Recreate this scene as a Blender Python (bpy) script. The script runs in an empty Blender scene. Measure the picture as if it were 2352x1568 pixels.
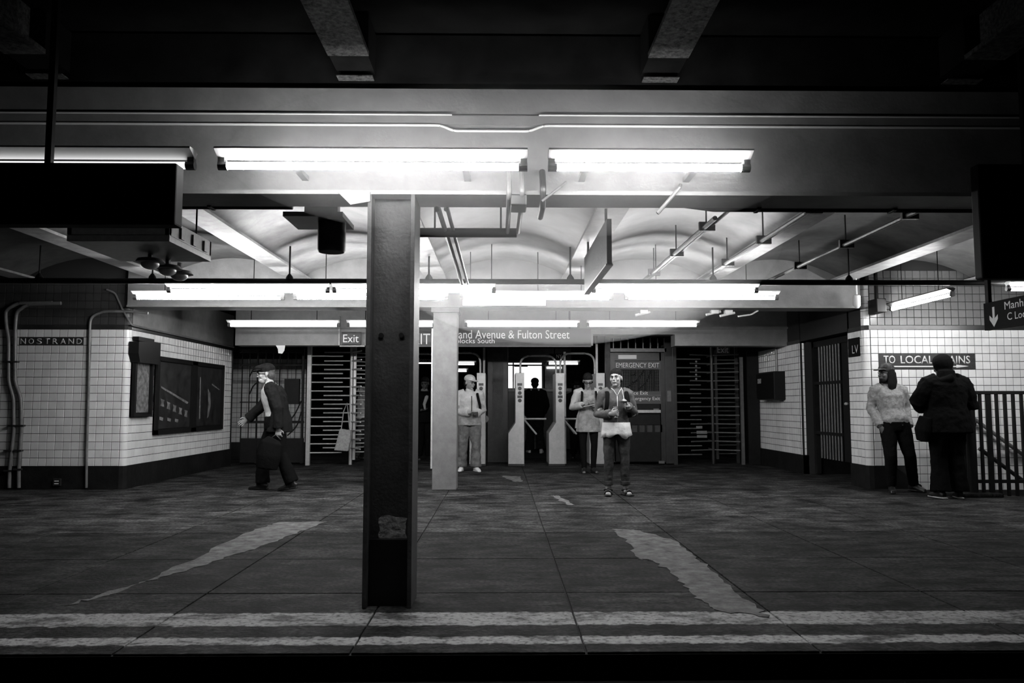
import bpy, bmesh, math, random
from mathutils import Vector, Matrix, Euler, noise
random.seed(7)
R = math.radians
scene = bpy.context.scene
COL = scene.collection

# ------------------------------------------------------------------ camera, world, exposure
FPX = 1829.0                      # focal length in pixels of the 2352 x 1568 frame
YAW = math.atan(26 / FPX)
PITCH = math.atan(146 / FPX)
cam_d = bpy.data.cameras.new('camera')
cam_d.sensor_width = 36.0
cam_d.lens = FPX / 2352 * 36.0
cam_d.clip_start = 0.05
cam = bpy.data.objects.new('camera', cam_d)
cam.location = (0, 0, 1.2)
cam.rotation_euler = (R(90) + PITCH, 0, -YAW)
COL.objects.link(cam)
scene.camera = cam
CAM_M = cam.rotation_euler.to_matrix()

world = bpy.data.worlds.new('world')
scene.world = world
world.use_nodes = True
world.node_tree.nodes['Background'].inputs[0].default_value = (0, 0, 0, 1)
world.node_tree.nodes['Background'].inputs[1].default_value = 0
scene.view_settings.view_transform = 'Standard'
scene.view_settings.look = 'None'
scene.view_settings.gamma = 1.0
scene.view_settings.use_curve_mapping = False
scene.view_settings.exposure = 0.0
scene.cycles.diffuse_bounces = 2
TUBE_FRONT, TUBE_MID, TUBE_FAR = 74.0, 120.0, 36.0      # tube radiance per row


def at(x, y, X=None, Y=None, Z=None):
    """pixel of the 2352 x 1568 photograph -> world point on the plane X=, Y= or Z="""
    d = CAM_M @ Vector(((x - 1176) / FPX, -(y - 784) / FPX, -1))
    o = Vector((0, 0, 1.2))
    if Y is not None: t = Y / d.y
    elif Z is not None: t = (Z - 1.2) / d.z
    else: t = X / d.x
    return o + d * t


# ------------------------------------------------------------------ materials
def mat(name, v, rough=0.6, metal=0.0, spec=0.5, nz=None, bump=None, rand=0.0, island=False, coat=0.0):
    """grey procedural material: nz=(scale, amount) tone noise, bump=(scale, strength), rand = per piece tone"""
    m = bpy.data.materials.new(name)
    m.use_nodes = True
    nt = m.node_tree
    b = nt.nodes['Principled BSDF']
    b.inputs['Roughness'].default_value = rough
    b.inputs['Metallic'].default_value = metal
    b.inputs['Specular IOR Level'].default_value = spec
    b.inputs['Coat Weight'].default_value = coat
    b.inputs['Base Color'].default_value = (v, v, v, 1)
    geo = nt.nodes.new('ShaderNodeNewGeometry')
    fac = None
    if nz:
        n = nt.nodes.new('ShaderNodeTexNoise')
        n.inputs['Scale'].default_value = nz[0]
        n.inputs['Detail'].default_value = 6
        n.inputs['Roughness'].default_value = 0.65
        nt.links.new(geo.outputs['Position'], n.inputs['Vector'])
        mr = nt.nodes.new('ShaderNodeMapRange')
        mr.inputs[1].default_value = 0.3
        mr.inputs[2].default_value = 0.7
        mr.inputs[3].default_value = 1 - nz[1]
        mr.inputs[4].default_value = 1 + nz[1]
        nt.links.new(n.outputs['Fac'], mr.inputs[0])
        fac = mr.outputs[0]
    if rand:
        if island: src = geo.outputs['Random Per Island']
        else: src = nt.nodes.new('ShaderNodeObjectInfo').outputs['Random']
        mr2 = nt.nodes.new('ShaderNodeMapRange')
        mr2.inputs[3].default_value = 1 - rand
        mr2.inputs[4].default_value = 1 + rand
        nt.links.new(src, mr2.inputs[0])
        if fac is None: fac = mr2.outputs[0]
        else:
            mu = nt.nodes.new('ShaderNodeMath'); mu.operation = 'MULTIPLY'
            nt.links.new(fac, mu.inputs[0]); nt.links.new(mr2.outputs[0], mu.inputs[1])
            fac = mu.outputs[0]
    if fac is not None:
        mu = nt.nodes.new('ShaderNodeMath'); mu.operation = 'MULTIPLY'
        mu.inputs[1].default_value = v
        nt.links.new(fac, mu.inputs[0])
        cc = nt.nodes.new('ShaderNodeCombineColor')
        for i in range(3): nt.links.new(mu.outputs[0], cc.inputs[i])
        nt.links.new(cc.outputs[0], b.inputs['Base Color'])
    if bump:
        n2 = nt.nodes.new('ShaderNodeTexNoise')
        n2.inputs['Scale'].default_value = bump[0]
        n2.inputs['Detail'].default_value = 4
        nt.links.new(geo.outputs['Position'], n2.inputs['Vector'])
        bp = nt.nodes.new('ShaderNodeBump')
        bp.inputs['Strength'].default_value = bump[1]
        bp.inputs['Distance'].default_value = 0.02
        nt.links.new(n2.outputs['Fac'], bp.inputs['Height'])
        nt.links.new(bp.outputs[0], b.inputs['Normal'])
    return m


def emis(name, strength, v=1.0):
    m = bpy.data.materials.new(name)
    m.use_nodes = True
    nt = m.node_tree
    nt.nodes.remove(nt.nodes['Principled BSDF'])
    e = nt.nodes.new('ShaderNodeEmission')
    e.inputs[0].default_value = (v, v, v, 1)
    e.inputs[1].default_value = strength
    nt.links.new(e.outputs[0], nt.nodes['Material Output'].inputs[0])
    return m


def floor_mat(name, v, stripes):
    """stained concrete; stripes = worn painted lines parallel to the platform edge"""
    m = mat(name, v, rough=0.8, spec=0.04, nz=(1.7, 0.8), bump=(38, 0.3), rand=0.15)
    nt = m.node_tree
    b = nt.nodes['Principled BSDF']
    col = b.inputs['Base Color'].links[0].from_socket
    geo = nt.nodes.new('ShaderNodeNewGeometry')
    sp = nt.nodes.new('ShaderNodeSeparateXYZ')
    nt.links.new(geo.outputs['Position'], sp.inputs[0])
    # gum spots and small stains
    vo = nt.nodes.new('ShaderNodeTexVoronoi'); vo.inputs['Scale'].default_value = 5.5
    mp = nt.nodes.new('ShaderNodeMapping'); mp.inputs['Scale'].default_value = (1, 1, 0)
    nt.links.new(geo.outputs['Position'], mp.inputs[0]); nt.links.new(mp.outputs[0], vo.inputs['Vector'])
    cr = nt.nodes.new('ShaderNodeMapRange')
    cr.inputs[1].default_value = 0.10; cr.inputs[2].default_value = 0.16
    cr.inputs[3].default_value = 0.45; cr.inputs[4].default_value = 1.0
    nt.links.new(vo.outputs['Distance'], cr.inputs[0])
    # fine speckle
    n = nt.nodes.new('ShaderNodeTexNoise'); n.inputs['Scale'].default_value = 34; n.inputs['Detail'].default_value = 5
    nt.links.new(geo.outputs['Position'], n.inputs['Vector'])
    sr = nt.nodes.new('ShaderNodeMapRange')
    sr.inputs[1].default_value = 0.3; sr.inputs[2].default_value = 0.72; sr.inputs[3].default_value = 0.35; sr.inputs[4].default_value = 1.9
    nt.links.new(n.outputs['Fac'], sr.inputs[0])
    # blotches of old dirt, stretched along the platform
    mp2 = nt.nodes.new('ShaderNodeMapping'); mp2.inputs['Scale'].default_value = (0.7, 1.5, 0)
    nt.links.new(geo.outputs['Position'], mp2.inputs[0])
    nb = nt.nodes.new('ShaderNodeTexNoise'); nb.inputs['Scale'].default_value = 4.2; nb.inputs['Detail'].default_value = 9; nb.inputs['Roughness'].default_value = 0.72
    nt.links.new(mp2.outputs[0], nb.inputs['Vector'])
    br = nt.nodes.new('ShaderNodeMapRange')
    br.inputs[1].default_value = 0.38; br.inputs[2].default_value = 0.62; br.inputs[3].default_value = 0.22; br.inputs[4].default_value = 1.9
    nt.links.new(nb.outputs['Fac'], br.inputs[0])
    m0 = nt.nodes.new('ShaderNodeMath'); m0.operation = 'MULTIPLY'
    nt.links.new(cr.outputs[0], m0.inputs[0]); nt.links.new(br.outputs[0], m0.inputs[1])
    m1 = nt.nodes.new('ShaderNodeMath'); m1.operation = 'MULTIPLY'
    nt.links.new(m0.outputs[0], m1.inputs[0]); nt.links.new(sr.outputs[0], m1.inputs[1])
    mx = nt.nodes.new('ShaderNodeMix'); mx.data_type = 'RGBA'; mx.blend_type = 'MULTIPLY'; mx.inputs[0].default_value = 1
    nt.links.new(col, mx.inputs[6]); nt.links.new(m1.outputs[0], mx.inputs[7])
    out = mx.outputs[2]
    if stripes:
        n3 = nt.nodes.new('ShaderNodeTexNoise'); n3.inputs['Scale'].default_value = 12; n3.inputs['Detail'].default_value = 6
        nt.links.new(geo.outputs['Position'], n3.inputs['Vector'])
        for (y0, y1, pv) in stripes:
            a = nt.nodes.new('ShaderNodeMath'); a.operation = 'SUBTRACT'; a.inputs[1].default_value = (y0 + y1) / 2
            nt.links.new(sp.outputs['Y'], a.inputs[0])
            ab = nt.nodes.new('ShaderNodeMath'); ab.operation = 'ABSOLUTE'; nt.links.new(a.outputs[0], ab.inputs[0])
            ad = nt.nodes.new('ShaderNodeMath'); ad.operation = 'MULTIPLY_ADD'; ad.inputs[1].default_value = 0.10
            nt.links.new(n3.outputs['Fac'], ad.inputs[0]); nt.links.new(ab.outputs[0], ad.inputs[2])
            r = nt.nodes.new('ShaderNodeMapRange')
            h = (y1 - y0) / 2 + 0.05
            r.inputs[1].default_value = h - 0.012; r.inputs[2].default_value = h + 0.006
            r.inputs[3].default_value = 1; r.inputs[4].default_value = 0
            nt.links.new(ad.outputs[0], r.inputs[0])
            wr = nt.nodes.new('ShaderNodeMapRange')
            wr.inputs[1].default_value = 0.34; wr.inputs[2].default_value = 0.5; wr.inputs[3].default_value = 0.35; wr.inputs[4].default_value = 1
            nt.links.new(n.outputs['Fac'], wr.inputs[0])
            mm = nt.nodes.new('ShaderNodeMath'); mm.operation = 'MULTIPLY'
            wr2 = nt.nodes.new('ShaderNodeMapRange')
            wr2.inputs[1].default_value = 0.40; wr2.inputs[2].default_value = 0.52; wr2.inputs[3].default_value = 0.25; wr2.inputs[4].default_value = 1
            nt.links.new(nb.outputs['Fac'], wr2.inputs[0])
            m9 = nt.nodes.new('ShaderNodeMath'); m9.operation = 'MULTIPLY'
            nt.links.new(wr.outputs[0], m9.inputs[0]); nt.links.new(wr2.outputs[0], m9.inputs[1])
            nt.links.new(r.outputs[0], mm.inputs[0]); nt.links.new(m9.outputs[0], mm.inputs[1])
            mx2 = nt.nodes.new('ShaderNodeMix'); mx2.data_type = 'RGBA'
            nt.links.new(mm.outputs[0], mx2.inputs[0]); nt.links.new(out, mx2.inputs[6])
            mx2.inputs[7].default_value = (pv, pv, pv, 1)
            out = mx2.outputs[2]
    nt.links.new(out, b.inputs['Base Color'])
    return m


M = dict(
    grout=mat('dark grout', 0.03, 0.9, spec=0.1),
    tile=mat('white glazed tile', 0.80, 0.16, nz=(1.6, 0.12), rand=0.07),
    tile_s=mat('white glazed tile run', 0.80, 0.16, nz=(1.6, 0.12), rand=0.07, island=True),
    tile_d=mat('dark grey tile', 0.045, 0.5, nz=(2.5, 0.3), rand=0.12),  # darker tone for the tiles above the band
    tile_ds=mat('dark grey tile run', 0.045, 0.5, nz=(2.5, 0.3), rand=0.12, island=True),
    band=mat('black border tile', 0.025, 0.25, nz=(6, 0.3)),
    base=mat('dark wall base', 0.010, 0.7, spec=0.15, nz=(4, 0.5), bump=(20, 0.2)),
    plaster=mat('grey painted plaster', 0.2, 0.7, nz=(3, 0.25), bump=(30, 0.1)),
    soot_shade=mat('sooty shaded concrete', 0.008, 0.9, spec=0.1, nz=(3, 0.6)),
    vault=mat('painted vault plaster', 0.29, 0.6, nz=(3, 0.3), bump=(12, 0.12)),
    vault_shade=mat('shaded vault plaster', 0.085, 0.7, spec=0.2, nz=(3, 0.35), bump=(12, 0.12)),  # darker copy: light falloff over the outer vaults put into the colour
    beam=mat('painted steel beam', 0.25, 0.5, nz=(7, 0.35), bump=(30, 0.15)),
    girder=mat('painted girder', 0.19, 0.5, nz=(4, 0.2), bump=(40, 0.1)),
    girder2=mat('light painted girder', 0.17, 0.5, nz=(5, 0.2), bump=(40, 0.1)),
    column=mat('dark painted steel', 0.048, 0.5, spec=0.3, nz=(6, 0.35), bump=(45, 0.2)),
    column_l=mat('light grey paint', 0.14, 0.6, nz=(9, 0.2), bump=(60, 0.1)),
    peel=mat('peeled paint', 0.35, 0.6, nz=(22, 0.9), bump=(40, 0.4)),
    black=mat('black enamel', 0.008, 0.5, spec=0.2),
    dimplate=mat('shaded plate', 0.045, 0.8, spec=0.1, nz=(4, 0.4)),  # unused dim tone for the light fade above the girder web
    tbeam=mat('flaking beam paint', 0.09, 0.7, nz=(38, 0.95), spec=0.2),
    iron=mat('black iron', 0.008, 0.55, spec=0.2, nz=(10, 0.4)),
    irong=mat('worn dark iron', 0.025, 0.4, nz=(10, 0.4)),
    steel=mat('brushed steel', 0.5, 0.4, 0.35, nz=(20, 0.15)),
    steeld=mat('dull steel', 0.14, 0.45, 0.3, nz=(20, 0.2)),
    turn=mat('turnstile steel', 0.44, 0.45, 0.35, nz=(15, 0.12)),
    pipe=mat('painted conduit', 0.16, 0.35, nz=(8, 0.3)),
    pipel=mat('light painted conduit', 0.5, 0.3, nz=(8, 0.2)),
    white=mat('white enamel', 0.75, 0.35),
    letter=mat('white lettering', 0.72, 0.5),
    signk=mat('sign black', 0.006, 0.7, spec=0.1),
    signg=mat('sign dark grey', 0.06, 0.5),
    mosaic=mat('dark mosaic', 0.035, 0.3, nz=(60, 0.5)),
    socket=mat('lamp holder grey', 0.12, 0.5),
    floor_f=floor_mat('dirty platform concrete', 0.017, [(4.47, 4.745, 0.34), (4.125, 4.26, 0.38)]),
    floor_m=floor_mat('stained concrete', 0.0145, None),
    floor_b=floor_mat('worn concrete', 0.027, None),
    patch=mat('concrete patch', 0.12, 0.8, spec=0.04, nz=(9, 0.6), bump=(40, 0.3)),
    tubef=emis('front tube glow', TUBE_FRONT), tubem=emis('middle tube glow', TUBE_MID), tubeb=emis('far tube glow', TUBE_FAR),
    tubedim=emis('dimmed tube glow', 2.0), tubebk=emis('distant tube glow', 5.0),
    glassb=emis('lit booth window', 1.3),
    dotw=mat('indicator face', 0.02, 0.3),
    poster=mat('poster print', 0.02, 0.3, nz=(7, 0.9)),
    posterl=mat('poster light print', 0.2, 0.4, nz=(9, 0.7)),
    mapp=mat('map print', 0.16, 0.4, nz=(14, 0.9)),
)

# ------------------------------------------------------------------ mesh helpers


class MB:
    def __init__(s): s.v = []; s.f = []

    def add(s, vs, fs):
        o = len(s.v)
        s.v += [tuple(p) for p in vs]
        s.f += [tuple(i + o for i in f) for f in fs]
        return s

    def box(s, x0, y0, z0, x1, y1, z1):
        x0, x1 = sorted((x0, x1)); y0, y1 = sorted((y0, y1)); z0, z1 = sorted((z0, z1))
        return s.add([(x0, y0, z0), (x1, y0, z0), (x1, y1, z0), (x0, y1, z0), (x0, y0, z1), (x1, y0, z1), (x1, y1, z1), (x0, y1, z1)],
                     [(0, 3, 2, 1), (4, 5, 6, 7), (0, 1, 5, 4), (1, 2, 6, 5), (2, 3, 7, 6), (3, 0, 4, 7)])

    def prism(s, poly, axis, a, b):
        """poly: 2D outline; axis 'y': (x,z) outline extruded y=a..b, 'x': (y,z), 'z': (x,y)"""
        n = len(poly)
        def p3(p, t):
            return {'y': (p[0], t, p[1]), 'x': (t, p[0], p[1]), 'z': (p[0], p[1], t)}[axis]
        vs = [p3(p, a) for p in poly] + [p3(p, b) for p in poly]
        fs = [tuple(range(n)), tuple(range(2 * n - 1, n - 1, -1))] + [(i, i + n, (i + 1) % n + n, (i + 1) % n) for i in range(n)]
        return s.add(vs, fs)

    def loft(s, pts, rad, n=12, ref=(1, 0, 0), cap=True):
        pts = [Vector(p) for p in pts]
        m = len(pts)
        vs = []
        ref = Vector(ref)
        for i, p in enumerate(pts):
            t = (pts[min(i + 1, m - 1)] - pts[max(i - 1, 0)])
            t = t.normalized() if t.length > 1e-9 else Vector((0, 0, 1))
            u = ref - t * ref.dot(t)
            if u.length < 0.2:
                r2 = Vector((0, 1, 0)) if abs(t.y) < 0.8 else Vector((0, 0, 1))
                u = r2 - t * r2.dot(t)
            u.normalize()
            w = t.cross(u)
            r = rad[i] if isinstance(rad, (list, tuple)) else rad
            a, b = r if isinstance(r, (list, tuple)) else (r, r)
            for k in range(n):
                an = 2 * math.pi * k / n
                vs.append(p + u * (a * math.cos(an)) + w * (b * math.sin(an)))
        fs = []
        for i in range(m - 1):
            for k in range(n):
                k2 = (k + 1) % n
                fs.append((i * n + k, i * n + k2, (i + 1) * n + k2, (i + 1) * n + k))
        if cap:
            fs.append(tuple(range(n - 1, -1, -1)))
            fs.append(tuple((m - 1) * n + k for k in range(n)))
        return s.add(vs, fs)

    def cyl(s, p, q, r, n=10, r2=None): return s.loft([p, q], [r, r if r2 is None else r2], n)

    def pipe(s, pts, r, n=8, bend=0.0):
        """tube along a polyline, corners rounded by bend"""
        pts = [Vector(p) for p in pts]
        if bend:
            out = [pts[0]]
            for a, b, c in zip(pts, pts[1:], pts[2:]):
                d0 = min(bend, (a - b).length * 0.49); d1 = min(bend, (c - b).length * 0.49)
                p0 = b + (a - b).normalized() * d0; p1 = b + (c - b).normalized() * d1
                for k in range(6):
                    t = k / 5
                    out.append(p0 * (1 - t) ** 2 + b * (2 * t * (1 - t)) + p1 * t ** 2)
            out.append(pts[-1]); pts = out
        return s.loft(pts, r, n)

    def ell(s, c, r, rot=None, nu=14, nv=9):
        c = Vector(c); vs = []; fs = []
        for j in range(1, nv):
            ph = math.pi * j / nv
            for k in range(nu):
                th = 2 * math.pi * k / nu
                p = Vector((r[0] * math.sin(ph) * math.cos(th), r[1] * math.sin(ph) * math.sin(th), r[2] * math.cos(ph)))
                vs.append(c + (rot @ p if rot else p))
        top = Vector((0, 0, r[2])); bot = Vector((0, 0, -r[2]))
        vs.append(c + (rot @ top if rot else top)); vs.append(c + (rot @ bot if rot else bot))
        T = len(vs) - 2; B = T + 1
        for j in range(nv - 2):
            for k in range(nu):
                k2 = (k + 1) % nu
                fs.append((j * nu + k, (j + 1) * nu + k, (j + 1) * nu + k2, j * nu + k2))
        for k in range(nu):
            k2 = (k + 1) % nu
            fs.append((T, k, k2)); fs.append((B, (nv - 2) * nu + k2, (nv - 2) * nu + k))
        return s.add(vs, fs)

    def mesh(s, name):
        me = bpy.data.meshes.new(name)
        me.from_pydata(s.v, [], s.f)
        me.update()
        return me

    def build(s, name, material, parent=None, smooth=False, bevel=0.0):
        me = s.mesh(name)
        me.materials.append(material)
        if smooth:
            me.polygons.foreach_set('use_smooth', [True] * len(me.polygons))
            if smooth == 'auto': me.set_sharp_from_angle(angle=R(40))
        return link(name, me, parent, bevel)


def link(name, me, parent=None, bevel=0.0):
    o = bpy.data.objects.new(name, me)
    COL.objects.link(o)
    if parent is not None:
        o.parent = parent
        top, loc = parent, False
        while top is not None:
            loc = loc or bool(top.get('_local')); top = top.parent
        if not loc: o.location = -world_loc(parent)
    if bevel:
        md = o.modifiers.new('bevel', 'BEVEL'); md.width = bevel; md.segments = 2; md.limit_method = 'ANGLE'
    return o


def world_loc(o):
    v = Vector((0, 0, 0))
    while o is not None:
        v += o.location; o = o.parent
    return v


def tag(o, label, cat, group=None, kind=None):
    if label: o['label'] = label
    if cat: o['category'] = cat
    if group: o['group'] = group
    if kind: o['kind'] = kind
    return o


def empty(name, loc, label=None, cat=None, group=None, local=False, rot=0.0):
    o = bpy.data.objects.new(name, None)
    o.empty_display_size = 0.1
    o.location = loc
    o.rotation_euler = (0, 0, rot)
    COL.objects.link(o)
    if local: o['_local'] = 1
    return tag(o, label, cat, group)


def struct(o, label=None):
    o['kind'] = 'structure'
    if label: o['label'] = label
    return o


def B(x0, y0, z0, x1, y1, z1): return MB().box(x0, y0, z0, x1, y1, z1)


def text(s, org, U, V, w, h, material, parent, name='lettering', depth=0.002, bold=0.0):
    """lettering fitted into a w x h box with its lower left corner at org, along U (right) and V (up)"""
    cu = bpy.data.curves.new('t', 'FONT')
    cu.body = s; cu.size = 1.0; cu.offset = bold
    cu.resolution_u = 3
    o = bpy.data.objects.new('t', cu); COL.objects.link(o)
    dg = bpy.context.evaluated_depsgraph_get()
    me = bpy.data.meshes.new_from_object(o.evaluated_get(dg))
    bpy.data.objects.remove(o); bpy.data.curves.remove(cu)
    xs = [v.co.x for v in me.vertices]; ys = [v.co.y for v in me.vertices]
    x0, x1, y0, y1 = min(xs), max(xs), min(ys), max(ys)
    org, U, V = Vector(org), Vector(U).normalized(), Vector(V).normalized()
    N = U.cross(V)
    bm = bmesh.new(); bm.from_mesh(me)
    r = bmesh.ops.extrude_face_region(bm, geom=bm.faces[:])
    top = {g for g in r['geom'] if isinstance(g, bmesh.types.BMVert)}
    for v in bm.verts:
        a = (v.co.x - x0) / (x1 - x0) * w; b = (v.co.y - y0) / (y1 - y0) * h
        v.co = org + U * a + V * b + N * (depth if v in top else 0.0)
    bm.to_mesh(me); bm.free()
    me.materials.clear(); me.materials.append(material); me.name = name
    return link(name, me, parent)


# ------------------------------------------------------------------ platform floor
EDGE = 3.985
HX0, HX1, HY0, HY1 = 6.0, 12.5, 10.72, 11.44       # stair opening
floor = MB()
floor.box(-15, EDGE, -0.5, 15, HY0, -0.012).box(-15, HY1, -0.5, 15, 27, -0.012).box(-15, HY0, -0.5, HX0, HY1, -0.012).box(HX1, HY0, -0.5, 15, HY1, -0.012)
floor = struct(floor.build('floor', M['grout']), 'stained concrete platform floor of square slabs')
rows = [EDGE, 5.23, 6.37, 7.66, 8.75, 9.8, HY0, 12.1, 13.25, 14.4, 15.55, 16.7, 18.2]
JX = [0.42 + 1.15 * k for k in range(-13, 13)]
slab_cache = {}


def slab(x0, x1, y0, y1, material):
    g = 0.011
    key = (round(x1 - x0, 3), round(y1 - y0, 3), material.name)
    if key not in slab_cache:
        w, d = x1 - x0 - g, y1 - y0 - g
        mb = MB(); c = 0.0025
        mb.add([(-w/2, -d/2, -0.1), (w/2, -d/2, -0.1), (w/2, d/2, -0.1), (-w/2, d/2, -0.1),
                (-w/2, -d/2, -c), (w/2, -d/2, -c), (w/2, d/2, -c), (-w/2, d/2, -c),
                (-w/2+c, -d/2+c, 0), (w/2-c, -d/2+c, 0), (w/2-c, d/2-c, 0), (-w/2+c, d/2-c, 0)],
               [(8, 9, 10, 11)] + [(a, b, b + 4, a + 4) for a, b in ((0, 1), (1, 2), (2, 3), (3, 0), (4, 5), (5, 6), (6, 7), (7, 4))])
        me = mb.mesh('slab'); me.materials.append(material); slab_cache[key] = me
    o = bpy.data.objects.new('slab', slab_cache[key]); COL.objects.link(o)
    o.parent = floor; o.location = ((x0 + x1) / 2, (y0 + y1) / 2, random.uniform(-0.0015, 0.0))
    return o


for r0, r1 in zip(rows, rows[1:]):
    m = M['floor_f'] if r0 < 4 else (M['floor_m'] if r0 < 7.5 else M['floor_b'])
    for x0, x1 in zip(JX, JX[1:]):
        lim = 0.68 * r1 + 1.3
        if x0 > lim or x1 < -lim: continue
        if r0 > 11 and (x1 > 6.6 or x0 < -6.8): continue
        if r0 == HY0 and x1 > HX0:
            if x0 < HX0: slab(x0, HX0, r0, r1, m)
            continue
        slab(x0, x1, r0, r1, m)
# lighter repair patches in the concrete


def patch(pix, name='concrete_patch'):
    pts = []
    P = [at(x, y, Z=0.0) for x, y in pix]
    for a, b in zip(P, P[1:] + P[:1]):
        for k in range(9):
            t = k / 9
            q = a.lerp(b, t)
            amp = 0.028 if k else 0.0
            pts.append((q.x + random.uniform(-amp, amp), q.y + random.uniform(-amp, amp)))
    bm = bmesh.new()
    vs = [bm.verts.new((p[0], p[1], 0.0035)) for p in pts]
    es = [bm.edges.new((vs[i], vs[(i + 1) % len(vs)])) for i in range(len(vs))]
    bmesh.ops.triangle_fill(bm, use_beauty=True, edges=es)
    for f in bm.faces:
        if f.normal.z < 0: f.normal_flip()
    ext = bmesh.ops.extrude_edge_only(bm, edges=[e for e in bm.edges if e.is_boundary])
    for g in ext['geom']:
        if isinstance(g, bmesh.types.BMVert): g.co.z = -0.01
    me = bpy.data.meshes.new(name); bm.to_mesh(me); bm.free()
    me.materials.append(M['patch'])
    o = link(name, me, floor)
    return o


patch([(148, 1392), (270, 1362), (420, 1295), (560, 1225), (640, 1200), (752, 1198), (700, 1218), (640, 1240), (560, 1268), (430, 1310), (300, 1345)])
patch([(1405, 1215), (1470, 1218), (1545, 1240), (1600, 1280), (1650, 1320), (1720, 1380), (1765, 1418), (1640, 1400), (1590, 1365), (1560, 1330), (1500, 1288), (1470, 1283), (1430, 1235)])
patch([(1265, 1138), (1282, 1138), (1322, 1160), (1305, 1160)])
patch([(1150, 1092), (1195, 1094), (1198, 1106), (1180, 1106)])

# track side below the platform edge
struct(B(-15, 3.86, -1.4, 15, EDGE - 0.005, -0.5).build('wall_platform_edge', M['soot_shade']))
struct(B(-15, EDGE - 0.3, -0.5, 15, EDGE - 0.002, -0.13).build('trim_edge', M['soot_shade']))
struct(B(-15, -3.5, -1.6, 15, 3.86, -1.4).build('floor_trackbed', M['soot_shade']))

# ------------------------------------------------------------------ tiled walls
TP = 0.1158


def tile_mb(w, h, mb, org, U, V, N, gap=0.0055, t=0.008, c=0.003):
    org, U, V, N = Vector(org), Vector(U), Vector(V), Vector(N)
    g = gap / 2
    a = org + U * g + V * g; w -= gap; h -= gap
    base = [a, a + U * w, a + U * w + V * h, a + V * h]
    top = [a + U * c + V * c + N * t, a + U * (w - c) + V * c + N * t, a + U * (w - c) + V * (h - c) + N * t, a + U * c + V * (h - c) + N * t]
    mb.add(base + top, [(4, 5, 6, 7), (0, 1, 5, 4), (1, 2, 6, 5), (2, 3, 7, 6), (3, 0, 4, 7)])


_proto = {}


def tile_obj(x, y, z, w, h, material, parent, N=(0, -1, 0)):
    key = (round(w, 4), round(h, 4), material.name, tuple(N))
    if key not in _proto:
        mb = MB(); U = Vector((0, 0, 1)).cross(Vector(N)); tile_mb(w, h, mb, (0, 0, 0), U, (0, 0, 1), N)
        me = mb.mesh('tile'); me.materials.append(material); _proto[key] = me
    o = bpy.data.objects.new('tile', _proto[key]); COL.objects.link(o)
    o.parent = parent; o.location = (x, y, z)
    return o


BASEZ, BANDZ, TOPZ = 0.327, 2.295, 3.02
# --- left front wall
LY, LX = 11.6, -5.40
wlf = struct(B(-15, LY, -0.1, LX - 0.05, LY + 0.3, 3.6).build('wall_left_front', M['grout']), 'white tiled wall left of the turnstile hall')
stuff_w, stuff_g = MB(), MB()
c0 = -5.475; n_part = 0
for k in range(30):
    x = c0 - 0.115 * (k + 1)
    for r in range(17):
        if r == 15 and 5 <= k < 13: continue
        z = BASEZ + r * TP
        if k < 17: tile_obj(x, LY, z, 0.115, TP, M['tile'], wlf); n_part += 1
        else: tile_mb(0.115, TP, stuff_w, (x, LY, z), (1, 0, 0), (0, 0, 1), (0, -1, 0))
    for r in range(6):
        z = 2.36 + r * TP
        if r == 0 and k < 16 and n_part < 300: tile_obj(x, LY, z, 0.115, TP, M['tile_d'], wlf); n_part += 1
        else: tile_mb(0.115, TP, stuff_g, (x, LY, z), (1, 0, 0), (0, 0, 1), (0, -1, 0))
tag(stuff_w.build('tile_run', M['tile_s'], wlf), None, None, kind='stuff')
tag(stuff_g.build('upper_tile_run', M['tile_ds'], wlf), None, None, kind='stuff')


def bullnose(cx, cy, r, a0, a1, z0, z1, rows_n, t=0.008):
    """rounded corner tiles"""
    mb = MB(); h = (z1 - z0) / rows_n
    for k in range(rows_n):
        pts = [(cx + (r + t) * math.cos(a0 + (a1 - a0) * i / 6), cy + (r + t) * math.sin(a0 + (a1 - a0) * i / 6)) for i in range(7)]
        inn = [(cx + r * 0.5 * math.cos(a0 + (a1 - a0) * i / 6), cy + r * 0.5 * math.sin(a0 + (a1 - a0) * i / 6)) for i in range(7)]
        mb.prism(pts + inn[::-1], 'z', z0 + k * h + 0.003, z0 + (k + 1) * h - 0.003)
    return mb


# left corner and left side wall
wls = struct(B(LX - 0.3, LY + 0.06, -0.1, LX, 16.15, 3.6).build('wall_left_side', M['grout']), 'receding tiled wall with the map and posters')
bullnose(LX - 0.068, LY + 0.068, 0.066, R(-90), R(0), BASEZ, BANDZ, 17).build('bullnose_tile_run', M['tile'], wls, smooth='auto')['kind'] = 'stuff'
sw, sg = MB(), MB()
for k in range(38):
    y = LY + 0.072 + 0.115 * k
    for r in range(17): tile_mb(0.115, TP, sw, (LX, y, BASEZ + r * TP), (0, 1, 0), (0, 0, 1), (1, 0, 0))
tag(sw.build('tile_run', M['tile_s'], wls), None, None, kind='stuff')
B(LX - 0.1, LY + 0.1, 2.36, LX + 0.006, 16.1, 3.3).build('plaster_face', M['plaster'], wls)
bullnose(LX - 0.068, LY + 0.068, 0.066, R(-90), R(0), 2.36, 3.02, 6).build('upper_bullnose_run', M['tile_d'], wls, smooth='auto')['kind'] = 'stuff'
tr = struct(MB().prism([(-15, LY - 0.012), (LX - 0.06, LY - 0.012), (LX - 0.015, LY + 0.005), (LX + 0.012, LY + 0.06), (LX + 0.012, 16.1), (LX - 0.1, 16.1), (LX - 0.1, LY + 0.1), (-15, LY + 0.1)], 'z', BANDZ + 0.003, 2.357).build('trim_1', M['band']), 'black border band around the left tiled wall')
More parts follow.
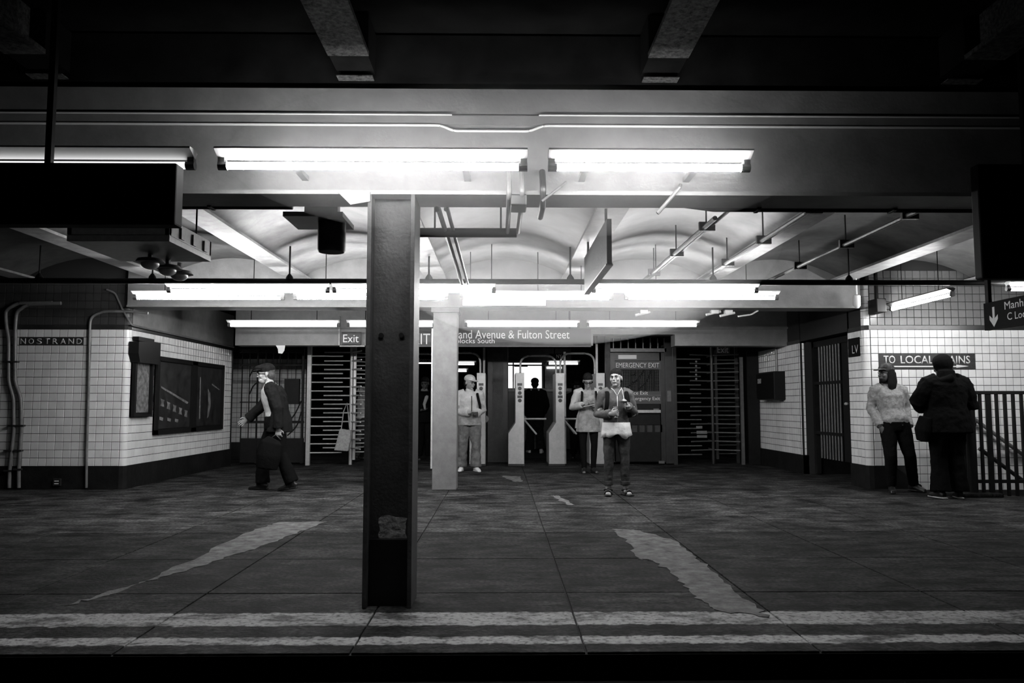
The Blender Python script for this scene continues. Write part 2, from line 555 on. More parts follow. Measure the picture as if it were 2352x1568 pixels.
struct(MB().prism([(-15, LY - 0.02), (LX - 0.06, LY - 0.02), (LX - 0.012, LY), (LX + 0.02, LY + 0.06), (LX + 0.02, 16.1), (LX - 0.1, 16.1), (LX - 0.1, LY + 0.1), (-15, LY + 0.1)], 'z', 0.0, BASEZ).build('baseboard_left', M['base']), 'dark base strip of the left tiled wall')

# --- right front wall (continues down into the stairwell)
RY, RX = 11.5, 5.30
wrf = struct(B(RX + 0.05, RY, -2.4, 15, RY + 0.3, 3.6).build('wall_right_front', M['grout']), 'white tiled wall behind the stair railing')
sw, sg = MB(), MB(); n_part = 0
d0 = RX + 0.09
SIGN = (at(2012, 843, Y=RY).x, at(2238, 843, Y=RY).x)
scol0 = round((SIGN[0] - d0) / 0.109); scol1 = round((SIGN[1] - d0) / 0.109)
for k in range(44):
    x = d0 + 0.109 * k
    for r in range(-19, 17):
        z = BASEZ + r * TP
        if r < 0 and k < 5: continue
        if r in (12, 13) and scol0 <= k < scol1: continue
        if r >= 3 and k < 21 and n_part < 262 or (0 <= r < 3 and 9 <= k < 21 and n_part < 300): tile_obj(x, RY, z, 0.109, TP, M['tile'], wrf); n_part += 1
        else: tile_mb(0.109, TP, sw, (x, RY, z), (1, 0, 0), (0, 0, 1), (0, -1, 0))
    for r in range(7):
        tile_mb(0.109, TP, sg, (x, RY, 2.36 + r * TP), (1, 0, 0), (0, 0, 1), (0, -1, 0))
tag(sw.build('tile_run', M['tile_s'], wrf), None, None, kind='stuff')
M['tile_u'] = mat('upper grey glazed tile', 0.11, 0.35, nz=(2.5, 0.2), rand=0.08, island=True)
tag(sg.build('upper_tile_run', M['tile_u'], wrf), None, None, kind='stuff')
wrs = struct(B(RX, RY + 0.06, -0.1, RX + 0.3, 12.05, 3.6).box(RX, 13.98, -0.1, RX + 0.3, 16.4, 3.6).box(RX, 12.0, 2.32, RX + 0.3, 14.0, 3.6).build('wall_right_side', M['grout']), 'receding tiled wall with the dark gate opening')
bullnose(RX + 0.08, RY + 0.08, 0.078, R(-90), R(-180), BASEZ, BANDZ, 17).build('bullnose_tile_run', M['tile'], wrs, smooth='auto')['kind'] = 'stuff'
bullnose(RX + 0.08, RY + 0.08, 0.078, R(-90), R(-180), 2.36, 3.0, 6).build('upper_bullnose_run', M['tile'], wrs, smooth='auto')['kind'] = 'stuff'
sw = MB()
for (ya, n) in ((RY + 0.085, 4), (14.08, 20)):
    for k in range(n):
        y = ya + 0.113 * k
        for r in range(17): tile_mb(0.113, TP, sw, (RX, y + 0.113, BASEZ + r * TP), (0, -1, 0), (0, 0, 1), (-1, 0, 0))
tag(sw.build('tile_run', M['tile_s'], wrs), None, None, kind='stuff')
bullnose(RX + 0.06, 13.98 + 0.06, 0.06, R(-90), R(-180), BASEZ, BANDZ, 17).build('jamb_tile_run', M['tile'], wrs, smooth='auto')['kind'] = 'stuff'
struct(MB().prism([(RX - 0.012, 12.0), (RX - 0.012, RY + 0.07), (RX + 0.015, RY + 0.01), (RX + 0.07, RY - 0.012), (15, RY - 0.012), (15, RY + 0.1), (RX + 0.1, RY + 0.1), (RX + 0.1, 12.0)], 'z', BANDZ + 0.003, 2.357).build('trim_2', M['band']), 'black border band around the right tiled wall')
struct(MB().prism([(RX - 0.02, 12.05), (RX - 0.02, RY + 0.07), (RX + 0.01, RY), (RX + 0.07, RY - 0.02), (5.62, RY - 0.02), (5.62, RY + 0.1), (RX + 0.1, RY + 0.1), (RX + 0.1, 12.05)], 'z', 0, BASEZ).prism([(5.62, 0.0), (5.62, BASEZ), (5.66, BASEZ), (6.05, 0.05), (6.05, 0.0)], 'y', RY - 0.02, RY + 0.05).build('baseboard_right', M['base']), 'dark base strip of the right tiled wall')
struct(B(RX - 0.02, 13.98, 0, RX + 0.1, 16.4, BASEZ).build('baseboard_side', M['base']), 'dark base of the tiled pier by the gate')
struct(B(RX - 0.012, 13.98, BANDZ, RX + 0.1, 16.4, 2.357).build('trim_3', M['band']), 'black band over the tiled pier by the gate')
# recess behind the gate on the right
struct(B(RX + 1.2, 12.0, -0.1, RX + 1.3, 14.0, 3.6).box(RX + 0.3, 11.95, -0.1, RX + 1.2, 12.05, 3.6).box(RX + 0.3, 13.95, -0.1, RX + 1.2, 14.05, 3.6).build('wall_recess', M['soot_shade']))
# back walls
wb = struct(B(-15, 24.5, -0.1, 15, 24.7, 3.6).build('wall_back', M['soot_shade']))
wbl = struct(B(-7.5, 19.0, -0.1, -4.6, 19.2, 3.6).build('wall_back_left', M['grout']), 'tiled wall behind the iron fence')
sw = MB()
for k in range(24):
    for r in range(17): tile_mb(TP, TP, sw, (-7.4 + k * TP, 19.0, BASEZ + r * TP), (1, 0, 0), (0, 0, 1), (0, -1, 0))
tag(sw.build('tile_run', M['tile_s'], wbl), None, None, kind='stuff')
struct(B(5.3, 16.4, -0.1, 5.6, 24.5, 3.6).build('wall_far_right', M['soot_shade']))
struct(B(-7.7, 16.15, -0.1, -7.5, 24.5, 3.6).build('wall_far_left', M['soot_shade']))

# ------------------------------------------------------------------ ceiling, beams, vaults
ceil = struct(B(-15, -3.5, 3.62, 15, 5.15, 3.8).box(-15, 5.15, 3.55, 15, 12.0, 3.8).box(-15, 12.0, 3.0, 15, 24.7, 3.8).build('ceiling', M['soot_shade']), 'dark ceiling with beams and shallow vaults')
BX = [1.03 + 1.965 * k for k in range(-6, 6)]
for bx in BX:
    if abs(bx) < 4.5:   # beams over the track side
        yb = at(1176, 131, Z=3.33).y
        mb = MB().box(bx - 0.125, -2.5, 3.33, bx + 0.125, yb, 3.36).box(bx - 0.02, -2.5, 3.36, bx + 0.02, yb, 3.62)
        B(bx - 0.12, yb, 3.335, bx + 0.12, 5.02, 3.6).build('beam_end', M['soot_shade'], ceil)
        mb.build('track_beam', M['tbeam'], ceil)
        zr = at(1176, 178, Y=4.95).z
        B(bx - 0.115, 4.94, zr, bx + 0.115, 5.02, zr + 0.006).build('bearing_plate', M['tbeam'], ceil)
    mb = MB().box(bx - 0.15, 5.15, 3.0, bx + 0.15, 11.45, 3.03).box(bx - 0.02, 5.15, 3.03, bx + 0.02, 11.45, 3.55)
    mb.build('beam', M['beam'], ceil)
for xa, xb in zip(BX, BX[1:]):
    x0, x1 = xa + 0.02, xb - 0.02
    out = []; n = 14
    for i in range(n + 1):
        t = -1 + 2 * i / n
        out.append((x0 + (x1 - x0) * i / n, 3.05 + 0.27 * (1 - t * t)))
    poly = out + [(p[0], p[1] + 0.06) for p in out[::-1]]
    MB().prism(poly, 'y', 5.15, 11.45).build('vault', M['vault'] if -3.4 < (xa + xb) / 2 < 2.6 else M['vault_shade'], ceil, smooth='auto')

# girder over the platform-edge columns
g = empty('steel_girder', (0, 4.99, 2.495), 'deep painted steel girder above the near black column', 'girder')
ZWT = at(1176, 205, Y=4.98).z
B(-15, 4.98, 2.52, 15, 5.0, ZWT).build('web', M['girder'], g)
B(-15, 5.02, ZWT - 0.02, 15, 5.04, 3.6).build('shade_plate', M['soot_shade'], g)  # black plate: the light's fade above the web put into its colour
B(-15, 4.83, 2.495, 15, 5.15, 2.52).build('bottom_flange', M['girder'], g)
zq = at(1176, 287, Y=4.97).z
B(-15, 4.965, zq, 15, 4.985, zq + 0.06).build('top_cleat', M['girder'], g)
g = empty('steel_girder', (0, 11.6, 2.6), 'light painted girder over the pale column in the hall', 'girder')
B(-5.38, 11.47, 2.625, 5.25, 11.52, 3.55).build('web', M['girder2'], g)
B(-5.35, 11.38, 2.6, 5.2, 11.8, 2.625).build('bottom_flange', M['girder2'], g)
g = empty('fascia_beam', (0, 14.7, 2.29), 'pale fascia beam above the turnstile line', 'beam')
fx0, fx1 = at(1362, 770, Y=14.6).x, at(1550, 770, Y=14.6).x
MB().prism([(-4.86, 2.29), (fx0, 2.29), (fx0, 2.5), (fx1, 2.5), (fx1, 2.29), (5.3, 2.29), (5.3, 3.0), (-4.86, 3.0)], 'y', 14.6, 14.95).build('face', M['girder2'], g)
B(-4.86, 14.55, 2.6, 5.3, 14.6, 2.64).build('ledge', M['girder2'], g)

# ------------------------------------------------------------------ fluorescent lamps


def lamp(label, p, q, glow, group, r=0.021, housing=True, hz=0.045, hang=None, hm=None):
    p, q = Vector(p), Vector(q)
    d = (q - p).normalized(); side = Vector((0, 0, 1)).cross(d)
    e = empty('fluorescent_lamp', (p + q) / 2, label, 'lamp', group)
    MB().cyl(p + d * 0.03, q - d * 0.03, r, 12).build('tube', glow, e, smooth='auto')
    for a, s in ((p, 1), (q, -1)):
        c = a
        mb = MB().loft([c - d * s * 0.02 + Vector((0, 0, 0.0)), c + d * s * 0.03], 0.026, 10)
        z0 = c + Vector((0, 0, -0.02))
        pts = [z0 - d * 0.018 - side * 0.02, z0 + d * 0.018 - side * 0.02, z0 + d * 0.018 + side * 0.02, z0 - d * 0.018 + side * 0.02]
        up = Vector((0, 0, hz + 0.02))
        mb.add([*pts, *[x + up for x in pts]], [(0, 3, 2, 1), (4, 5, 6, 7), (0, 1, 5, 4), (1, 2, 6, 5), (2, 3, 7, 6), (3, 0, 4, 7)])
        mb.build('lamp_holder', M['socket'], e)
    if housing:
        a, b = p - d * 0.02, q + d * 0.02
        k = -1.0 if side.y > 0 else 1.0          # the long wing looks towards the platform edge
        fr = side * k
        prof = [(0.0, hz - 0.012), (0.085, hz + 0.03), (0.085, hz + 0.04), (0.0, hz + 0.045), (-0.03, hz + 0.03)]
        vs = [a + fr * u + Vector((0, 0, w)) for u, w in prof] + [b + fr * u + Vector((0, 0, w)) for u, w in prof]
        n = len(prof)
        MB().add(vs, [tuple(range(n)), tuple(range(2 * n - 1, n - 1, -1))] + [(i, i + n, (i + 1) % n + n, (i + 1) % n) for i in range(n)]).build('housing', hm or M['white'], e)
    if hang:
        for t in (0.2, 0.8):
            c = p.lerp(q, t) + Vector((0, 0, hz + 0.05))
            if hang == 'wall': MB().box(c.x - 0.02, c.y, c.z - 0.03, c.x + 0.02, 4.982, c.z).build('bracket', M['socket'], e)
            else: MB().cyl(c, (c.x, c.y, hang), 0.006, 6).build('hanger_rod', M['iron'], e)
    return e


FY = 4.45


def row(x0, x1, y, Y): a = at(x0, y, Y=Y); b = at(x1, y, Y=Y); z = (a.z + b.z) / 2; return (a.x, Y, z), (b.x, Y, z)


ZF = at(860, 382, Y=FY).z
for (x0, x1, lb) in ((-262, 440, 'tube lamp half hidden behind the black sign box'), (510, 1203, 'long tube lamp right above the near black column'), (1267, 1714, 'short tube lamp, rightmost on the near girder')):
    a, b = row(x0, x1, 382, FY)
    lamp(lb, (a[0], FY, ZF), (b[0], FY, ZF), M['tubef'] if x0 > 0 else M['tubedim'], 'tube lamps on the near girder', hang='wall')  # left tube kept dim so the girder above it stays dark
Y1, Y2 = 9.57, 10.2
Z1 = 2.57
for (x0, x1, Y, yy, lb) in (
        (388, 754, Y1, 668, 'upper left tube lamp of the double row, above the poster wall'),
        (768, 1135, Y1, 668, 'upper tube lamp of the double row, behind the near black column'),
        (1363, 1737, Y1, 668, 'upper right tube lamp of the double row, above the woman in sandals'),
        (310, 650, Y2, 684, 'lower leftmost tube lamp of the double row'),
        (678, 1026, Y2, 684, 'lower tube lamp of the double row crossing the near black column'),
        (1060, 1404, Y2, 684, 'lower tube lamp of the double row over the turnstiles'),
        (1438, 1784, Y2, 684, 'lower rightmost tube lamp of the double row')):
    a, b = row(x0, x1, yy, Y)
    lamp(lb, a, b, M['tubem'], 'tube lamps of the double row', hang=2.66 if Y == Y1 else 3.28)
for (x0, x1, lb) in ((526, 778, 'far tube lamp above the man in the flat cap'), (800, 997, 'far tube lamp beside the exit sign, behind the columns'),
                     (1070, 1329, 'far tube lamp over the street name sign'), (1350, 1603, 'far tube lamp above the emergency exit gate')):
    a, b = row(x0, x1, 747, 13.4)
    lamp(lb, a, b, M['tubeb'], 'tube lamps before the fascia beam', hang=3.0)
pn, pf = at(2195, 683, Y=10.0), at(2025, 718, Y=11.35)
lamp('slanting tube lamp over the local trains sign', (5.62, 9.75, 2.57), (5.62, 11.3, 2.57), M['tubem'], None, hang=3.2, hm=M['iron'])
a, b = row(2315, 2660, 664, 9.4)
lamp('tube lamp cut by the right picture edge', a, b, M['tubem'], None, hang=3.1)

# ------------------------------------------------------------------ columns
c = empty('steel_column', (-0.67, 4.99, 0), 'black steel column with recessed web standing near the platform edge', 'column')
XL, XR = at(838, 900, Y=4.83).x, at(949, 900, Y=4.83).x
B(XL, 4.83, 0.0, XL + 0.026, 5.15, 2.495).build('flange', M['column'], c, bevel=0.003)
B(XR - 0.026, 4.83, 0.0, XR, 5.15, 2.495).build('flange', M['column'], c, bevel=0.003)
web = B(XL + 0.026, 4.95, 0.0, XR - 0.026, 4.975, 2.495).build('web', M['column'], c)
for px in (876, 922):
    p = at(px, 770, Y=4.95)
    MB().cyl((p.x, 4.947, p.z), (p.x, 4.94, p.z), 0.016, 10).build('bolt_head', M['black'], c)
p0, p1 = at(868, 1253, Y=4.95), at(936, 1182, Y=4.95)
pts = []
for i in range(28):
    an = 2 * math.pi * i / 28
    cx, cz = (p0.x + p1.x) / 2, (p0.z + p1.z) / 2
    rx, rz = (p1.x - p0.x) / 2, (p1.z - p0.z) / 2
    q = 1.0 / max(abs(math.cos(an)), abs(math.sin(an)))
    k = min(q, 1.25) * random.uniform(0.85, 1.0)
    pts.append((cx + rx * k * math.cos(an), cz + rz * k * math.sin(an)))
MB().prism(pts, 'y', 4.9485, 4.95).build('peeled_paint', M['peel'], c)['label'] = 'pale peeled paint patch'
B(XL + 0.03, 4.895, 0, XR - 0.03, 4.95, 0.39).build('base_plate', M['black'], c)
c = empty('encased_column', (-0.81, 11.58, 0), 'pale grey square column beside the man in the white cap', 'column')
cl, cr_ = at(993, 1000, Y=11.4).x, at(1049, 1000, Y=11.4).x
B(cl, 11.4, 0, cr_, 11.75, 2.53).build('shaft', M['column_l'], c, bevel=0.01)
B(cl - 0.03, 11.37, 2.53, cr_ + 0.03, 11.8, 2.6).build('cap', M['column_l'], c, bevel=0.005)
B(cl - 0.028, 11.45, 0.3, cl, 11.52, 2.3).build('edge_strip', M['pipel'], c)
c = empty('dark_column', (-0.06, 16.9, 0), 'dark steel column between the two groups of turnstiles', 'column')
B(-0.28, 16.8, 0, 0.16, 17.1, 3.0).build('shaft', M['irong'], c, bevel=0.01)
B(-0.17, 16.78, 0.5, 0.05, 16.8, 2.3).build('face_panel', M['column'], c)


# ------------------------------------------------------------------ overhead steelwork, pipes and fittings


def pipe_px(name, pix, Y, r, material, parent, n=8, bend=0.0):
    return MB().pipe([at(x, y, Y=Y) for x, y in pix], r, n, bend).build(name, material, parent, smooth='auto')


def thing1(mb, name, label, cat, material, group=None, smooth=False, bevel=0.0):
    return tag(mb.build(name, material, None, smooth, bevel), label, cat, group)


z1 = at(860, 262, Y=4.95).z; z2 = at(860, 287, Y=4.955).z; z3 = at(1130, 301, Y=4.955).z
xa, xb, xc, xd = (at(q, 287, Y=4.955).x for q in (1012, 1042, 1216, 1248))
thing1(MB().pipe([(-6, 4.955, z2), (xa, 4.955, z2), (xb, 4.955, z3), (xc, 4.955, z3), (xd, 4.955, z2), (6, 4.955, z2)], 0.008, 8, 0.03),
       'conduit', 'thin conduit with a shallow drop along the near girder', 'conduit', M['white'], smooth='auto')
thing1(MB().pipe([(-6, 4.955, z1), (at(1038, 262, Y=4.955).x, 4.955, z1)], 0.005), 'conduit', 'upper thin conduit on the left half of the near girder', 'conduit', M['white'], smooth='auto')
thing1(MB().pipe([(at(1238, 262, Y=4.955).x, 4.955, z1), (6, 4.955, z1)], 0.005), 'conduit', 'upper thin conduit on the right half of the near girder', 'conduit', M['white'], smooth='auto')
zp = at(1900, 481, Y=5.21).z
def under_pipe(label, pts, r, m, straps):
    e = empty('girder_pipe', pts[0], label, 'pipe')
    MB().pipe(pts, r).build('pipe', M[m], e, smooth='auto')
    for X in straps: B(X - 0.012, 5.12, zp - r - 0.004, X + 0.012, 5.215, 2.497).build('strap', M[m], e)


under_pipe('black pipe under the right part of the near girder', [(at(1560, 470, Y=5.2).x, 5.2, zp + 0.03), (at(1640, 482, Y=5.2).x, 5.2, zp), (at(2240, 482, Y=5.2).x, 5.2, zp)], 0.022, 'iron', (1.7, 2.6))
under_pipe('dark pipe under the near girder left of the loudspeaker', [(-3.2, 5.2, zp), (at(672, 482, Y=5.2).x, 5.2, zp)], 0.016, 'irong', (-2.9, -1.9))
e = empty('short_pipe', (-0.24, 5.95, 2.5), 'short dark pipe just right of the near black column', 'pipe')
MB().pipe([(-0.62, 5.95, 2.5), (0.12, 5.95, 2.5)], 0.036, 10).build('pipe', M['irong'], e, smooth='auto')
for X in (-0.5, 0.0): MB().cyl((X, 5.95, 2.5), (X, 5.95, 3.3), 0.007, 6).build('hanger_rod', M['iron'], e)
for x, lb in ((0.05, 'left of two conduits dropping from the middle of the near girder'), (0.13, 'right of two conduits dropping from the middle of the near girder')):
    thing1(MB().pipe([(x, 4.89, 2.685), (x, 4.81, 2.565), (x, 4.81, 2.475), (x, 5.17, 2.465), (x, 5.9, 2.495)], 0.016, 8, 0.04), 'conduit', lb, 'conduit', M['pipe'], smooth='auto')
thing1(B(0.06, 4.81, 2.425, 0.16, 5.01, 2.495), 'junction_box', 'dark junction box under the middle of the near girder', 'box', M['irong'], bevel=0.008)
thing1(MB().pipe([(-0.42, 5.13, 2.475), (-0.42, 5.2, 2.515), (-0.42, 8.6, 2.515)], 0.018, 8, 0.05).pipe([(-0.36, 5.13, 2.475), (-0.36, 5.2, 2.515), (-0.36, 8.6, 2.515)], 0.014, 8, 0.05),
       'conduit_pair', 'pair of conduits receding beside the near black column', 'conduit', M['pipe'], smooth='auto')
thing1(MB().pipe([(0.26, 4.91, 2.665), (0.26, 4.81, 2.535), (0.26, 4.87, 2.435), (0.26, 5.17, 2.435)], 0.02, 8, 0.05), 'conduit', 'hooked conduit end under the girder right of its middle', 'conduit', M['irong'], smooth='auto')
for (X, Ya, lb) in ((1.92, 7.0, 'light conduit receding above the emergency exit gate'), (2.66, 6.3, 'conduit receding beside the bright beam on the right'), (3.6, 6.5, 'clamped conduit receding under the dark right vault')):
    mb = MB().pipe([(X, Ya, 2.87), (X, 10.9, 2.87)], 0.022, 8).pipe([(X + 0.08, Ya - 0.2, 2.90), (X + 0.08, 10.9, 2.90)], 0.016, 8)
    for yy in (Ya + 0.4, Ya + 1.7, Ya + 3.0): mb.box(X - 0.04, yy, 2.845, X + 0.11, yy + 0.04, 2.93).cyl((X + 0.03, yy + 0.02, 2.92), (X + 0.03, yy + 0.02, 3.2), 0.008, 6)
    thing1(mb, 'conduit', lb, 'conduit', M['column'], smooth='auto')
thing1(MB().pipe([at(1510, 490, Y=4.81), at(1560, 432, Y=4.81), at(1563, 425, Y=4.98)], 0.012), 'bracket', 'small slanting bracket under the right part of the girder', 'bracket', M['pipe'])
thing1(MB().pipe([at(1300, 418, Y=4.95), at(1286, 430, Y=4.81), at(1245, 462, Y=4.81)], 0.008), 'bracket', 'thin slanting rod beside the hooked conduit', 'bracket', M['pipe'])
# plate bracket left of the column head
thing1(MB().prism([at(775, 440, Y=4.82).xz, at(850, 440, Y=4.82).xz, at(850, 462, Y=4.82).xz, at(805, 470, Y=4.82).xz], 'y', 4.82, 4.84), 'gusset_plate', 'gusset plate left of the head of the near column', 'bracket', M['girder'])

# rail carrying the double row of lamps
rail = empty('lamp_rail', (0, 9.57, 2.69), 'long black pipe rail crossing the hall above the double lamp row', 'rail')
MB().cyl((-9, 9.57, 2.69), (9, 9.57, 2.69), 0.034, 10).build('pipe', M['iron'], rail, smooth='auto')
for px in (90, 350, 665, 985, 1310, 1638, 1950, 2262):
    X = at(px, 640, Y=9.57).x
    MB().loft([(X, 9.57, 2.71), (X, 9.57, 2.745), (X, 9.57, 2.78)], [0.05, 0.04, 0.014], 10).build('bell_clamp', M['iron'], rail, smooth='auto')
    MB().cyl((X, 9.57, 2.77), (X, 9.57, 3.12), 0.011, 6).build('hanger_rod', M['iron'], rail)

# hanging signs and boxes
e = empty('sign_box', (-2.6, 4.05, 2.17), 'large black sign box hanging in the upper left', 'sign')
zt, zb = at(300, 373, Y=4.0).z, at(300, 515, Y=4.0).z
xr = at(403, 450, Y=4.0).x
B(-4.6, 4.0, zb, xr, 4.10, zt).build('case', M['signk'], e, bevel=0.01)
for px in (112, -150):
    X = at(px, 360, Y=4.04).x
    B(X - 0.016, 4.03, zt, X + 0.016, 4.06, 3.62).build('hanger', M['black'], e)
e = empty('sign_box', (3.0, 4.6, 1.95), 'black sign box hanging at the right picture edge', 'sign')
zt, zb = at(2300, 378, Y=4.6).z, at(2300, 640, Y=4.6).z
xr = at(2246, 500, Y=4.6).x
B(xr, 4.58, zb, xr + 1.4, 4.66, zt).build('case', M['signk'], e, bevel=0.01)
for X in (xr + 0.3, xr + 1.1): B(X, 4.60, zt, X + 0.03, 4.63, 3.62).build('hanger', M['black'], e)

e = empty('loudspeaker', (-1.25, 6.0, 2.35), 'black cylindrical loudspeaker hanging left of the near column', 'speaker')
c = at(762, 545, Y=6.0)
MB().loft([(c.x, 6.0, c.z - 0.115), (c.x, 6.0, c.z - 0.10), (c.x, 6.0, c.z + 0.115)], [0.095, 0.105, 0.105], 20).build('drum', M['black'], e, smooth='auto')
B(c.x - 0.32, 5.8, c.z + 0.115, c.x + 0.12, 6.25, c.z + 0.15).build('mount_plate', M['irong'], e)
B(c.x - 0.2, 5.95, c.z + 0.15, c.x + 0.05, 6.05, 3.28).build('mount_arm', M['irong'], e)

e = empty('ceiling_light_unit', (-3.0, 6.6, 2.3), 'dark metal ceiling box with round lamp heads on the left', 'lamp')
B(-3.4, 6.2, 2.48, -2.6, 7.1, 2.53).box(-3.4, 6.2, 2.53, -3.36, 7.1, 2.66).box(-2.64, 6.2, 2.53, -2.6, 7.1, 2.66).box(-3.4, 6.2, 2.53, -2.6, 6.24, 2.66).box(-3.4, 7.06, 2.53, -2.6, 7.1, 2.66).build('tray', M['steeld'], e, bevel=0.004)
for (x, y) in ((-3.3, 6.3), (-2.7, 6.3), (-2.7, 7.0), (-3.3, 7.0)): MB().cyl((x, y, 2.5), (x, y, 3.15), 0.008, 6).build('hanger_rod', M['iron'], e)
for yy in (6.4, 6.65, 6.9): B(-2.6, yy, 2.54, -2.585, yy + 0.07, 2.63).build('bracket_plate', M['steeld'], e)
for k, (px, py, Y) in enumerate(((345, 603, 6.75), (385, 618, 7.0), (412, 630, 7.2))):
    p = at(px, py, Y=Y)
    hd = MB().loft([(p.x, p.y, p.z + 0.045), (p.x, p.y, p.z + 0.03), (p.x, p.y, p.z), (p.x, p.y, p.z - 0.005)], [0.03, 0.10, 0.12, 0.10], 20).build('lamp_head', M['steeld'], e, smooth='auto')
    MB().ell((p.x, p.y, p.z - 0.01), (0.075, 0.075, 0.05)).build('glass_bowl', M['steel'], hd, smooth=True)
    MB().cyl((p.x, p.y, p.z + 0.03), (p.x, p.y, 2.49), 0.022, 8).build('stem', M['steeld'], hd, smooth='auto')

e = empty('edge_on_sign', (0.97, 8.0, 2.45), 'grey sign panel seen nearly edge on under the middle vault', 'sign')
B(0.945, 7.0, 2.45, 0.99, 8.9, 2.86).build('panel', M['column'], e)
B(0.935, 7.0, 2.44, 1.0, 8.9, 2.455).build('bottom_edge', M['steel'], e)
for yy in (7.2, 8.7): MB().cyl((0.967, yy, 2.86), (0.967, yy, 3.02), 0.012, 6).build('hanger_rod', M['iron'], e)

e = empty('pale_sign', (0, 10.6, 2.5), 'small pale panel hanging under the double lamp row', 'sign')
p0, p1 = at(1063, 701, Y=10.6), at(1253, 686, Y=10.6)
B(p0.x, 10.6, p0.z, p1.x, 10.63, p1.z + 0.05).build('panel', M['white'], e)
for X in (p0.x + 0.1, p1.x - 0.1): MB().cyl((X, 10.615, p1.z), (X, 10.615, 3.32), 0.006, 6).build('hanger_rod', M['iron'], e)

# small fittings under the second girder
for (px, py, lb) in ((1478, 716, 'small pipe hanger under the light girder above the waiting woman'), (1640, 715, 'small pipe hanger under the light girder, left of a pair'), (1672, 718, 'small pipe hanger under the light girder, right of a pair')):
    p = at(px, py, Y=11.7)
    thing1(MB().cyl((p.x, 11.7, p.z), (p.x, 11.7, 2.6), 0.02, 8).pipe([(p.x - 0.12, 11.7, p.z - 0.05), (p.x + 0.1, 11.7, p.z)], 0.018, 8).box(p.x - 0.05, 11.66, 2.55, p.x + 0.06, 11.75, 2.6), 'pipe_hanger', lb, 'bracket', M['pipel'], 'fittings under the light girder', smooth='auto')
p = at(1726, 722, Y=11.7)
thing1(MB().pipe([(p.x - 0.2, 11.7, p.z - 0.03), (p.x, 11.7, p.z), (p.x + 0.1, 11.7, 2.6)], 0.012, 8, 0.03), 'conduit', 'thin bent conduit at the right end of the light girder', 'conduit', M['pipel'], smooth='auto')
p = at(1968, 692, Y=11.2)
thing1(MB().loft([(p.x, 11.2, p.z - 0.1), (p.x, 11.2, p.z - 0.06), (p.x, 11.2, p.z + 0.08), (p.x, 11.2, p.z + 0.1), (p.x, 11.2, 3.1)], [0.02, 0.05, 0.05, 0.012, 0.012], 12), 'pendant_fitting', 'small pale pendant at the right end of the light girder', 'fitting', M['white'], smooth='auto')
thing1(B(5.36, 11.2, 2.52, 5.5, 11.48, 2.72).box(5.4, 11.3, 2.7, 5.44, 11.36, 3.2), 'junction_box', 'dark junction box above the corner of the right tiled wall', 'box', M['iron'], bevel=0.01)

# ------------------------------------------------------------------ left wall details
e = empty('name_tablet', (-6.5, LY, 2.06), 'black station name tablet reading NOSTRAND on the left wall', 'sign')
tz0, tz1 = BASEZ + 15 * TP, BASEZ + 16 * TP
for k in range(8):
    x = c0 - 0.115 * (6 + k)
    B(x + 0.002, LY - 0.009, tz0 + 0.003, x + 0.113, LY, tz1 - 0.003).build('tile', M['mosaic'], e)
for k, ch in enumerate('NOSTRAND'):
    x = c0 - 0.115 * 13 + 0.115 * k
    text(ch, (x + 0.018, LY - 0.010, tz0 + 0.018), (1, 0, 0), (0, 0, 1), 0.079, 0.080, M['letter'], e, 'letter', 0.002, 0.004)

WY = LY - 0.035
pA = empty('wall_conduit', at(20, 1118, Y=WY), 'leftmost bent conduit on the left tiled wall', 'conduit', 'conduits on the left wall')
pipe_px('pipe', [(120, 695), (40, 696), (13, 712), (14, 745), (20, 777), (20, 876), (31, 914), (32, 990), (22, 1080), (21, 1120)], WY, 0.026, M['pipe'], pA, 10, 0.06)
pB = empty('wall_conduit', at(43, 1118, Y=WY), 'second bent conduit from the left on the left tiled wall', 'conduit', 'conduits on the left wall')
pipe_px('pipe', [(140, 696), (62, 699), (38, 716), (35, 752), (34, 876), (48, 914), (49, 990), (43, 1080), (43, 1120)], WY, 0.026, M['pipe'], pB, 10, 0.06)
for (px, py, pr) in ((20, 831, pA), (36, 831, pB), (31, 977, pA), (50, 977, pB), (22, 1034, pA), (45, 1034, pB), (22, 1080, pA), (44, 1077, pB)):
    p = at(px, py, Y=LY)
    B(p.x - 0.05, LY - 0.066, p.z - 0.012, p.x + 0.06, LY - 0.008, p.z + 0.012).build('strap', M['irong'], pr)
pC = empty('wall_conduit', at(198, 1118, Y=WY), 'single thin conduit right of the station name tablet', 'conduit', 'conduits on the left wall')
pipe_px('pipe', [(340, 719), (300, 715), (236, 715), (208, 728), (206, 758), (204, 876), (199, 1038), (198, 1120)], WY, 0.019, M['pipe'], pC, 10, 0.08)
pD = empty('wall_conduit', at(300, 745, Y=WY), 'thin conduit following the black band round the left corner', 'conduit', 'conduits on the left wall')
a = [at(245, 665, Y=WY), at(265, 673, Y=WY), at(282, 712, Y=WY), at(302, 746, Y=WY - 0.02)]
MB().pipe(a + [(LX + 0.05, LY + 0.3, a[-1].z), (LX + 0.05, 16.0, a[-1].z)], 0.014, 8, 0.05).build('pipe', M['pipe'], pD, smooth='auto')
o = at(132, 1107, Y=LY - 0.02)
e = empty('outlet_box', o, 'small outlet box set in the dark base of the left wall', 'outlet')
B(o.x - 0.055, LY - 0.045, o.z - 0.05, o.x + 0.055, LY - 0.018, o.z + 0.05).build('plate', M['irong'], e, bevel=0.004)
for dz in (-0.018, 0.018): B(o.x - 0.03, LY - 0.049, o.z + dz - 0.007, o.x + 0.03, LY - 0.044, o.z + dz + 0.007).build('socket', M['white'], e)

